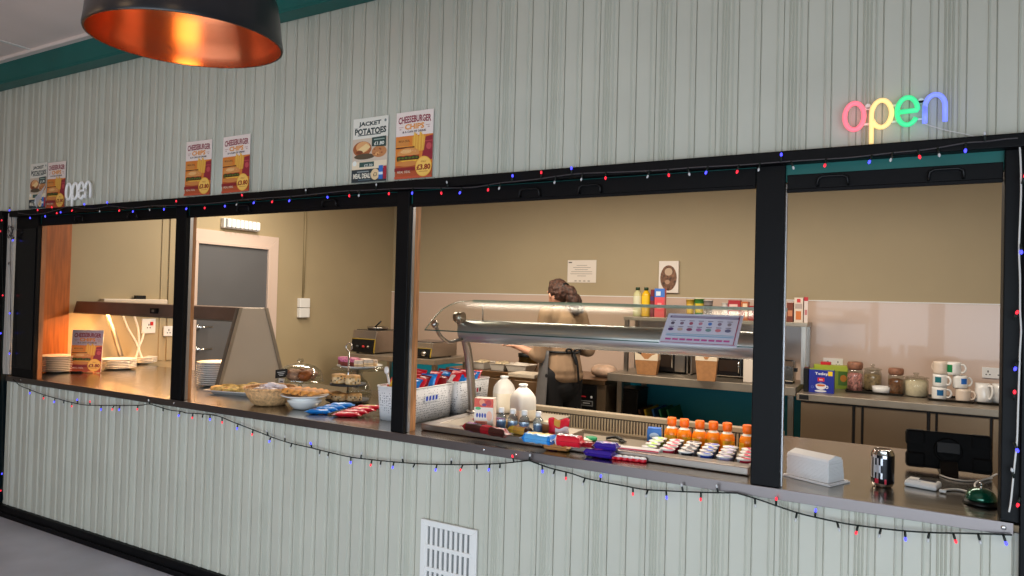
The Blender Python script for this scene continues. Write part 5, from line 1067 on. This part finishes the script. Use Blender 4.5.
def tub(label, px, r, h, base, band, lid):
    x = AY(px, 315, 3.97).x; b = MB(); b.lathe([(r*.78, 0), (r*.84, h*.3), (r*.94, h*.75), (r, h*.97), (r*1.06, h*.975), (r*1.06, h), (0, h*1.003)], pal(*base), 22, cap1=False, mf=lambda i, j: pal(*band) if i == 1 and j % 11 > 2 else pal(*lid) if i > 3 else pal(*base)); solo('snack_pot', label, 'pot', b, (x, 3.97, SZ+.001))
tub('yellow topped snack pot on the overshelf, leftmost of three pots', 690, .038, .175, (190, 150, 50), (230, 190, 80), (220, 190, 120)); tub('green and yellow snack pot, middle one of three pots on the overshelf', 699, .045, .185, (60, 120, 50), (220, 190, 60), (226, 216, 150)); tub('grey snack pot on the overshelf, rightmost of three pots', 708, .042, .17, (140, 130, 126), (90, 80, 70), (220, 214, 206))
tub('plain white pot on the overshelf beside the red noodle packs', 725, .03, .15, (230, 220, 208), (230, 220, 208), (236, 230, 220))
carton('wide red and white noodle packet on the overshelf', 'food_packet', 728, 740, .175, (170, 40, 50), [(.1, .9, .15, .45, (220, 210, 200)), (.1, .8, .6, .8, (230, 190, 180))], 'packet'); carton('orange-brown food packet beside the wide red noodle packet', 'food_packet', 740.5, 748, .165, (186, 96, 50), [(.3, .9, .2, .9, (236, 206, 170)), (.1, .6, .2, .5, (150, 50, 30))], 'packet'); carton('small red packet half hidden behind the wide black post', 'food_packet', 748.5, 756, .13, (160, 34, 34), [(.1, .5, .3, .7, (230, 200, 190))], 'packet')
carton('dark brown packet at the right end of the overshelf, beside the wide post', 'food_packet', 786.5, 793, .165, (120, 56, 36), [(.2, .9, .3, .6, (200, 130, 90))], 'packet'); carton('white box with an orange shape near the overshelf end', 'food_packet', 794, 803, .21, (226, 208, 190), [(.2, .8, .1, .45, (210, 120, 60)), (.1, .9, .55, .75, (180, 160, 150)), (.3, .7, .8, .95, (206, 60, 60))], 'packet'); carton('narrow white and red packet at the very end of the overshelf', 'food_packet', 803.5, 807.5, .215, (228, 210, 200), [(0, 1, .85, 1, (190, 40, 50)), (.2, .8, .3, .5, (200, 120, 120))], 'packet')
# ------------------------------------------------------------------ right counter
RZ = .85; rx0, rx1 = AY(797, 395, YF).x, 2.15
t = thing('counter_fridge', 'brown steel counter fridge with black door gaps behind the tablet', 'fridge', (0, 0, 0))
b = MB(); b.box(rx0, rx1, YF-.03, 4.25, RZ-.055, RZ, M_DSTEEL); b.build('worktop', t, bev=.004)
b = MB(); b.box(rx0+.03, rx1, YF+.01, 4.25, .1, RZ-.055, pal(24, 22, 22)); b.build('body', t)
for xa, xb in ((AY(801, 410, YF).x, AY(852.5, 410, YF).x), (AY(855.5, 410, YF).x, AY(861.5, 410, YF).x), (AY(864, 410, YF).x, AY(927, 410, YF).x), (AY(930.5, 410, YF).x, AY(935.5, 410, YF).x), (AY(938, 410, YF).x, AY(990, 410, YF).x), (AY(993, 410, YF).x, 1.1), (1.13, 2.1)):
    b = MB(); b.box(xa, xb, YF-.012, YF+.012, .14, RZ-.07, M_BRS); b.build('door' if xb-xa > .1 else 'door_post', t, bev=.003)
b = MB(); b.box(rx0+.02, rx0+.09, YF-.033, YF-.03, RZ-.045, RZ-.01, pal(20, 20, 20)); b.build('badge', t, label='small black badge')
for x in (rx0+.1, rx1-.1): leg(t, x, 3.75, 0, .1, .025); leg(t, x, 4.15, 0, .1, .025)
# tea box
A, B = AZ(808.5, 392, RZ), AZ(833, 394.5, RZ); W = B.x-A.x; H = W*1.0; c = (A+B)/2
def art(b):
    b.rect(-W/2, W/2, 0, H, pal(30, 44, 150)); b.text('Tetley', 0, H*.82, H*.15, pal(236, 236, 240), W*.52, .02); b.rect(W*.26, W*.44, H*.76, H*.95, pal(246, 206, 40)); b.rect(-W*.15, W*.12, H*.5, H*.66, pal(214, 36, 44)); b.text('tea', -W*.02, H*.58, H*.08, pal(236, 236, 240), W*.14, .02)
    b.oval(-W*.03, H*.08, W*.24, H*.05, pal(220, 220, 226)); b.oval(-W*.02, H*.3, W*.21, H*.16, pal(232, 230, 236)); b.rect(-W*.24, W*.2, H*.32, H*.45, pal(30, 44, 150)); b.oval(-W*.02, H*.33, W*.21, H*.075, pal(236, 234, 238)); b.oval(-W*.02, H*.33, W*.175, H*.052, pal(206, 106, 60)); b.oval(W*.22, H*.26, W*.06, H*.07, pal(232, 230, 236)); b.oval(W*.22, H*.26, W*.03, H*.04, pal(30, 44, 150)); b.oval(-W*.36, H*.24, W*.055, H*.055, pal(120, 140, 210)); b.oval(-W*.36, H*.24, W*.04, H*.04, pal(30, 44, 150))
box_pack('tea_box', 'blue tea box with a teacup picture on the right back counter', 'tea box', (c.x, c.y+.08, RZ+.001), (W, .13, H), .04, pal(28, 40, 138), art, pal(140, 170, 40))
q = AZ(840, 391, RZ); box_pack('tea_box', 'green tea box standing behind the blue tea box', 'tea box', (q.x-.09, q.y+.22, RZ+.001), (.27, .12, .195), .04, pal(126, 146, 44), lambda b: (b.rect(-.13, .13, .15, .195, pal(176, 190, 60)), b.rect(.06, .13, .03, .15, pal(70, 110, 40)), b.oval(.1, .09, .025, .03, pal(190, 120, 40))), pal(190, 190, 80))
b = MB(); b.box(-.04, .04, -.03, .03, 0, .024, pal(204, 26, 34)); solo('red_sachet_box', 'small red box lying on top of the green tea box', 'box', b, (q.x-.13, q.y+.2, RZ+.1975), bev=.002)
b = MB(); b.box(-.02, .02, -.03, .03, 0, .19, M_BLK); b.box(-.016, .016, -.026, .026, .19, .2, pal(90, 40, 30)); q = AZ(804, 393, RZ); solo('dark_tin', 'narrow dark tin squeezed beside the blue tea box and the table', 'tin', b, (q.x, q.y+.14, RZ+.001), bev=.003)
def tray(label, pxa, pxb, pya, pyb, dep):
    A, B = AZ(pxa, pya, RZ), AZ(pxb, pyb, RZ); y0 = max(YF-.02, min(A.y, B.y)); w = (B.x-A.x)/2; b = MB(); cx = (A.x+B.x)/2
    b.rings([[(sx*(w-q), sy*(dep/2-q), zz) for sx, sy in ((-1, -1), (1, -1), (1, 1), (-1, 1))] for q, zz in ((.012, 0), (0, .018), (.006, .018), (.014, .005))], mat('black_tray', (22, 22, 22), .3), smooth=False); solo('black_tray', label, 'tray', b, (cx, y0+dep/2+.01, RZ+.001), bev=.002); return y0+.01
ty = tray('black tray holding three jars and a white dish', 845, 904, 391.5, 397, .32)
def jar(label, name, px, pyb, wpx, hpx, content, lidkind, fill=.75, ztray=.0075):
    p = AZ(px, pyb, RZ+ztray); r = wpx*MPP(p)/2; p = Vector((p.x, max(p.y+r, ty+r+.02), RZ+ztray)); m = MPP(p); r = wpx*m/2; h = hpx*m; t = thing(name, label, 'jar', p)
    b = MB(); b.lathe([(r*.9, 0), (r, .008), (r, h*.66), (r*.9, h*.74), (r*.82, h*.77)], M_JAR, 26, cap1=False); b.build('glass', t); b = MB(); b.lathe([(r*.88, .006), (r*.94, .012), (r*.94, h*.66*fill), (r*.5, h*.66*fill+.01), (0, h*.66*fill+.008)], content, 24, cap1=False); b.build('contents', t)
    b = MB()
    if lidkind == 'wood': b.lathe([(r*.84, h*.74), (r*.98, h*.8), (r*1.0, h*.94), (r*.9, h), (0, h)], mat('brown_jar_lid', (140, 96, 74), .5, var=.2, vscale=30), 24, cap1=False)
    else: b.lathe([(r*.8, h*.76), (r*1.04, h*.79), (r*1.04, h*.82), (r*.5, h*.86), (r*.16, h*.88), (r*.16, h*.92), (r*.26, h*.95), (r*.22, h), (0, h)], M_JAR, 24, cap1=False)
    b.build('lid', t)
jar('tall glass jar of red and white sachets with a pinkish brown lid', 'sachet_jar', 854, 392, 14.5, 29, mat('mixed_sachets', (160, 100, 96), .5, var=.7, vscale=60), 'wood', .9)
jar('glass jar with a flat glass lid and pale contents, middle of the tray', 'storage_jar', 872, 391, 16, 26, mat('pale_contents', (176, 150, 112), .6, var=.25, vscale=30), 'glass', .85)
jar('glass jar of brown granules with a brown lid at the tray end', 'coffee_jar', 895.5, 395.5, 14, 26, mat('coffee_granules', (112, 70, 40), .7, var=.3, vscale=60), 'wood', .85)
p = AZ(881, 395, RZ+.0075); b = MB(); b.lathe([(.055, 0), (.066, .01), (.072, .055), (.068, .055), (.06, .012), (0, .01)], M_CHINA, 28, cap1=False); solo('white_dish', 'small white dish standing in front of the jars on the tray', 'dish', b, (p.x, max(p.y, ty)+.085, RZ+.0075))
ty = YF-.02
jar('low wide glass jar of white sugar with a knobbed lid', 'sugar_jar', 916, 397.5, 22, 23.5, mat('sugar', (232, 216, 186), .7, var=.04, vscale=60), 'glass', 1.0, .001)
ty = tray('black tray carrying the stack of white mugs', 927, 975.5, 399, 404.5, .3); tray('black tray carrying the two white jugs', 976.5, 1012, 404.5, 407, .3)
def mug(label, px, py, zlev, mark, kind, rz):
    zb = RZ+.0075+zlev*.0985; p = AZ(px, py, zb); y = ty+.075; p = AY(px, py, y); r = .05; h = .096
    t = thing('mug', label, 'mug', (p.x, y, zb), rz); b = MB(); n = 28; base = mat('mug_cream', (226, 208, 190), .25, coat=.4) if kind == 0 else M_CHINA
    mm = pal(*mark) if mark else base
    rng = (20, 24) if kind != 2 else (14, 21)
    b.lathe([(r*.9, 0), (r*.97, .006), (r, h*.2), (r, h*.35), (r, h*.8), (r, h), (r*.93, h), (r*.9, .01), (0, .008)], base, n, cap1=False, mf=lambda i, j: mm if (i in ((3,) if kind != 2 else (2, 3)) and rng[0] <= j % n < rng[1]) else base); b.build('cup', t)
    b = MB(); b.tube(catmull([(r*.93, 0, h*.82), (r*1.35, 0, h*.8), (r*1.6, 0, h*.52), (r*1.35, 0, h*.24), (r*.93, 0, h*.22)], 5), .0075, base, 8); b.build('handle', t)
mug('white mug with a blue mark in the bottom row of the mug stack', 939, 400, 0, (20, 96, 150), 1, -.1); mug('plain white mug in the bottom row of the stack, beside the jugs', 963, 402, 0, None, 0, -.3)
mug('mug with a teal mark in the middle row of the mug stack', 940, 388, 1, (20, 110, 120), 1, -.55); mug('mug with a bright blue mark in the middle row of the stack', 960, 389, 1, (40, 110, 200), 1, .3)
mug('plain beige mug at the top of the mug stack', 940.5, 374, 2, None, 0, 2.3); mug('green mug at the top of the mug stack', 953.5, 374, 2, (10, 128, 70), 2, -.2)
def jug(label, px, py, dy=0):
    zb = RZ+.0075; p = AZ(px, py, zb); y = ty+.1+dy; p = AY(px, py, y); h = 19*MPP(p); r = .06; t = thing('milk_jug', label, 'jug', (p.x, y, zb), -.9); b = MB()
    b.lathe([(r*.8, 0), (r*.98, .01), (r, h*.3), (r*.86, h*.75), (r*.82, h), (r*.77, h), (r*.8, h*.7), (r*.9, .02), (0, .012)], M_CHINA, 28, cap1=False, shape=lambda a, z: 1+(.28*max(0, math.cos(a-PI*1.05))**8 if z > h*.8 else 0)); b.build('body', t)
    b = MB(); b.tube(catmull([(r*.8, 0, h*.9), (r*1.3, 0, h*.9), (r*1.45, 0, h*.6), (r*1.2, 0, h*.28), (r*.95, 0, h*.24)], 5), .009, M_CHINA, 8); b.build('handle', t)
jug('white jug beside the mug stack, on the tray at the right', 983, 402); jug('white jug half hidden by the right black post', 1000, 401.5, .05)
# ------------------------------------------------------------------ the person at the back counter
PB = Vector((-2.70, 3.24, 0)); U = Vector((RT.x, RT.y, 0)).normalized(); D = Vector((-U.y, U.x, 0))
def W_(u, d, z): return Vector((u, d, z))
person = None
def limb_mesh(name, parent, caps, m, vox, smooth=4, label=None):
    b = MB()
    for c in caps:
        if len(c) == 4: b.capsule(c[0], c[1], c[2], c[3], m, 16)
        else: b.ell(c[0], c[1], m, 20, 12)
    o = b.build(name, parent, label=label); r = o.modifiers.new('remesh', 'REMESH'); r.mode = 'VOXEL'; r.voxel_size = vox; r.use_smooth_shade = True
    s = o.modifiers.new('smooth', 'SMOOTH'); s.iterations = smooth; s.factor = .5; return o
HS = 1.0
lsh, rsh = W_(-.150, -.085, 1.415), W_(.155, .085, 1.405)
lel, rel = W_(-.20, -.06, 1.045), W_(.245, .10, 1.10)
lwr, rwr = W_(-.395, .06, 1.115), W_(.03, .34, 1.08)
lhip, rhip = W_(-.075, -.05, .88), W_(.085, .05, .88)
lkn, rkn = W_(-.08, -.04, .49), W_(.1, .06, .49); lan, ran = W_(-.08, -.06, .09), W_(.11, .04, .09)
fwd = Vector((-.62, .78, 0)); head = W_(-.055, .02, 1.615)
# base angle of the local frame: u along the camera's right, d away from it
rzp = math.atan2(U.y, U.x)
# body: one continuous surface from head to feet, hands with five fingers each
caps = [(W_(0, 0, .92), W_(-.005, 0, 1.12), .135, .12), (W_(-.005, 0, 1.12), W_(0, 0, 1.34), .12, .13), (lsh*.7+rsh*.3+W_(0, 0, -.02), lsh*.3+rsh*.7+W_(0, 0, -.02), .085, .085),
        (W_(-.01, .0, 1.40), W_(-.035, .01, 1.53), .062, .052), (head+W_(0, 0, -.02), (.078, .092, .108)), (head+fwd*.03+W_(0, 0, -.07), (.055, .06, .05)),
        (lsh, lel, .05, .043), (lel, lwr, .041, .028), (rsh, rel, .05, .043), (rel, rwr, .041, .028),
        (lhip, lkn, .09, .062), (lkn, lan, .058, .04), (rhip, rkn, .09, .062), (rkn, ran, .058, .04)]
side = Vector((-fwd.y, fwd.x, 0))
nose = head+fwd*.095+W_(0, 0, -.028); caps += [(head+fwd*.085+W_(0, 0, .0), nose, .008, .013), (nose+W_(0, 0, -.002), (.014, .014, .012))]
for s in (-1, 1): caps += [(head+side*s*.082+W_(0, 0, -.025), (.016, .016, .028)), (head+fwd*.088+side*s*.033+W_(0, 0, .005), (.014, .012, .009))]
caps += [(head+fwd*.085+side*.02+W_(0, 0, -.066), head+fwd*.085-side*.02+W_(0, 0, -.066), .009, .009), (head+fwd*.07+W_(0, 0, -.098), (.026, .026, .02))]
def hand(wr, el, sgn):
    a = (wr-el).normalized(); c = a.cross(Vector((0, 0, 1))).normalized()*sgn; n = c.cross(a)*sgn; pm = wr+a*.055
    out = [(wr, pm, .027, .030), (pm-c*.016, pm+a*.03-c*.018, .021, .018), (pm+c*.014, pm+a*.028+c*.018, .021, .018)]
    for i, (o_, L) in enumerate(((-.030, .062), (-.010, .074), (.010, .070), (.029, .054))):
        k0 = pm+a*.034+c*o_; k1 = k0+a*L*.55-n*.012; k2 = k1+a*L*.35-n*.03; out += [(k0, k1, .0088, .0084), (k1, k2, .0084, .007)]
    t0 = wr+a*.03-c*.026; t1 = t0+a*.03-c*.026-n*.008; out += [(t0, t1, .012, .010), (t1, t1+a*.03-c*.004-n*.012, .010, .008)]
    return out
caps += hand(lwr, lel, 1)+hand(rwr, rel, -1)
ftf = fwd*.15
for an in (lan, ran): caps += [(an, an+W_(0, 0, -.045), .042, .04), (an+W_(0, 0, -.052)-ftf*.2, an+W_(0, 0, -.06)+ftf, .036, .03)]
person = limb_mesh('person', None, caps, M_SKIN, .006, 3)
tag(person, 'person in a tan top, grey apron and dark trousers working with back turned', 'person'); person.location = PB; person.rotation_euler = (0, 0, rzp)
# tan top with elbow-length sleeves
limb_mesh('tan_top', person, [(W_(.005, 0, .93), W_(0, 0, 1.10), .182, .152), (W_(0, 0, 1.10), W_(0, 0, 1.34), .150, .152), (W_(.0, 0, .875), (.2, .175, .085)), (lsh*.8+rsh*.2+W_(0, 0, -.03), lsh*.2+rsh*.8+W_(0, 0, -.03), .098, .098), (W_(-.01, 0, 1.41), W_(-.025, .005, 1.485), .078, .062),
          (W_(-.075, -.04, 1.31), (.1, .1, .12)), (W_(.085, .05, 1.31), (.1, .1, .12)), (lsh, lel+W_(.0, 0, .0), .078, .066), (rsh, rel, .078, .066), (lel, lel*.75+lwr*.25, .066, .056), (rel, rel*.8+rwr*.2, .066, .056)], M_SHIRT, .010, 5, 'tan top with elbow-length sleeves')
limb_mesh('trousers', person, [(W_(0, 0, .80), W_(.005, 0, .79), .15, .155), (lhip, lkn, .115, .082), (rhip, rkn, .115, .082), (lkn, lan+W_(0, 0, .03), .082, .068), (rkn, ran+W_(0, 0, .03), .082, .068)], M_NAVY, .011, 4, 'dark trousers')
limb_mesh('shoes', person, [(an+W_(0, 0, -.04)-ftf*.25, an+W_(0, 0, -.045)+ftf*1.05, .047, .042) for an in (lan, ran)], M_BLK, .008, 3)
# apron: curved cloth wrapped round the front and her left side
b = MB(); a_f = math.atan2(fwd.y, fwd.x)
def apr(u, v):
    a = a_f-1.75+3.5*u; z = 1.10-(1.10-.5)*v; r = .178+.045*v+.010*math.sin(a*9)*v; return (r*1.05*math.cos(a), r*.98*math.sin(a), z)
b.grid(apr, 30, 14, M_APRON); 
def apb(u, v):
    a = a_f-.75+1.5*u; z = 1.10+.26*v; r = .18-.02*v; return (r*math.cos(a), r*math.sin(a), z)
b.grid(apb, 10, 6, M_APRON); ap_ = o = b.build('apron', person, label='grey apron'); so = o.modifiers.new('solid', 'SOLIDIFY'); so.thickness = .004
# black apron tie: waistband, bow and hanging end
b = MB(); ring = []
for k in range(32): a = 2*PI*k/32; ring.append((.168*math.cos(a), .156*math.sin(a), 1.095+.006*math.sin(a)))
b.tube(ring, .011, M_BLK, 8, True); bk = Vector((.085, -.14, 1.095))
for s in (-1, 1): b.tube(catmull([bk, bk+Vector((s*.035, -.02, .03)), bk+Vector((s*.06, -.02, .01)), bk+Vector((s*.03, -.015, -.008)), bk], 5), .009, M_BLK, 8)
b.ell(tuple(bk+Vector((0, -.012, 0))), (.016, .014, .016), M_BLK, 10, 8)
b.tube(catmull([bk, bk+Vector((.03, -.02, -.06)), bk+Vector((.045, -.03, -.16)), bk+Vector((.055, -.03, -.27))], 5), .010, M_BLK, 8); b.tube(catmull([bk, bk+Vector((.01, -.02, -.05)), bk+Vector((.03, -.03, -.11))], 5), .010, M_BLK, 8); b.build('apron_tie', ap_, label='black apron tie with a bow')
# auburn hair gathered at the back, falling to the shoulder
hb = head-fwd*.015+W_(0, 0, .02); pt = hb-fwd*.125
ho = limb_mesh('hair', person, [(hb, (.092, .1, .105)), (hb-fwd*.045+W_(0, 0, -.015), (.085, .09, .095)), (hb-fwd*.085, pt+W_(.02, 0, -.01), .055, .05), (pt+W_(.02, 0, -.01), pt+W_(.05, -.01, -.09), .054, .058), (pt+W_(.05, -.01, -.09), pt+W_(.075, -.02, -.19), .058, .034), (pt+W_(.08, .02, -.08), pt+W_(.12, .02, -.17), .045, .03), (hb+fwd*.045+W_(0, 0, .06), (.06, .06, .038))], M_HAIR, .008, 2, 'auburn hair tied back in a curly tail')
tx = bpy.data.textures.new('curls', 'CLOUDS'); tx.noise_scale = .028; dm = ho.modifiers.new('curl', 'DISPLACE'); dm.texture = tx; dm.strength = .026; dm.mid_level = .5
b = MB(); b.M = Matrix.Translation(hb-fwd*.095+W_(0, 0, .012)) @ Vector(-fwd).to_track_quat('Z', 'Y').to_matrix().to_4x4(); b.tube([(.046*math.cos(2*PI*k/16), .046*math.sin(2*PI*k/16), 0) for k in range(16)], .012, M_BLK, 8, True); b.build('hair_tie', ho)

# ------------------------------------------------------------------ light
wd = bpy.data.worlds.new('world'); SC.world = wd; wd.use_nodes = True
bg = wd.node_tree.nodes['Background']; bg.inputs['Color'].default_value = (1, .88, .74, 1); bg.inputs['Strength'].default_value = WORLD
def area(name, loc, tgt, sx, sy, power, col):
    l = bpy.data.lights.new(name, 'AREA'); l.shape = 'RECTANGLE'; l.size = sx; l.size_y = sy; l.energy = power; l.color = col
    o = bpy.data.objects.new(name, l); COL.objects.link(o); o.location = loc; o.rotation_euler = (Vector(tgt)-Vector(loc)).to_track_quat('-Z', 'Y').to_euler(); return o
wl = area('window_daylight', (.0, -4.4, .95), (-1.5, 0, .1), 6.5, 1.5, DAY, (.73, .87, 1)); wl.data.spread = math.radians(112)
for x in (-5.2, -3.6, -2.0, -.4):      # unseen warm fill lights, added to tint the upper cladding
    l = bpy.data.lights.new('warm_fill', 'POINT'); l.energy = WARM; l.color = (1, .64, .34); l.shadow_soft_size = .15; o = bpy.data.objects.new('warm_fill', l); COL.objects.link(o); o.location = (x, -2.9, 2.55)
area('kitchen_ceiling_light', (-4.3, 1.8, 2.73), (-4.3, 1.8, 0), 1.5, .22, KIT*.82, (1, .88, .72))
area('kitchen_ceiling_light', (-2.6, 2.4, 2.73), (-2.6, 2.4, 0), 1.5, .22, KIT*1.0, (1, .88, .72))
area('kitchen_ceiling_light', (-.4, 2.3, 2.73), (-.4, 2.3, 0), 1.7, .22, KIT*.86, (1, .88, .74))
area('canopy_light', (-1.19, .405, 1.322), (-1.19, .42, 0), 1.25, .03, 4.2, (1, .90, .76))
area('gantry_heat_light', (-4.55, .625, 1.385), (-4.55, .625, 0), 1.6, .05, 30, (1, .52, .2))
SC.view_settings.view_transform = 'Standard'; SC.view_settings.look = 'None'; SC.view_settings.gamma = 1; SC.view_settings.exposure = EXPO
SC.view_settings.use_curve_mapping = False
SC.cycles.use_denoising = True; SC.cycles.max_bounces = 8; SC.cycles.transparent_max_bounces = 16; SC.cycles.caustics_reflective = False; SC.cycles.caustics_refractive = False; SC.cycles.sample_clamp_indirect = 6
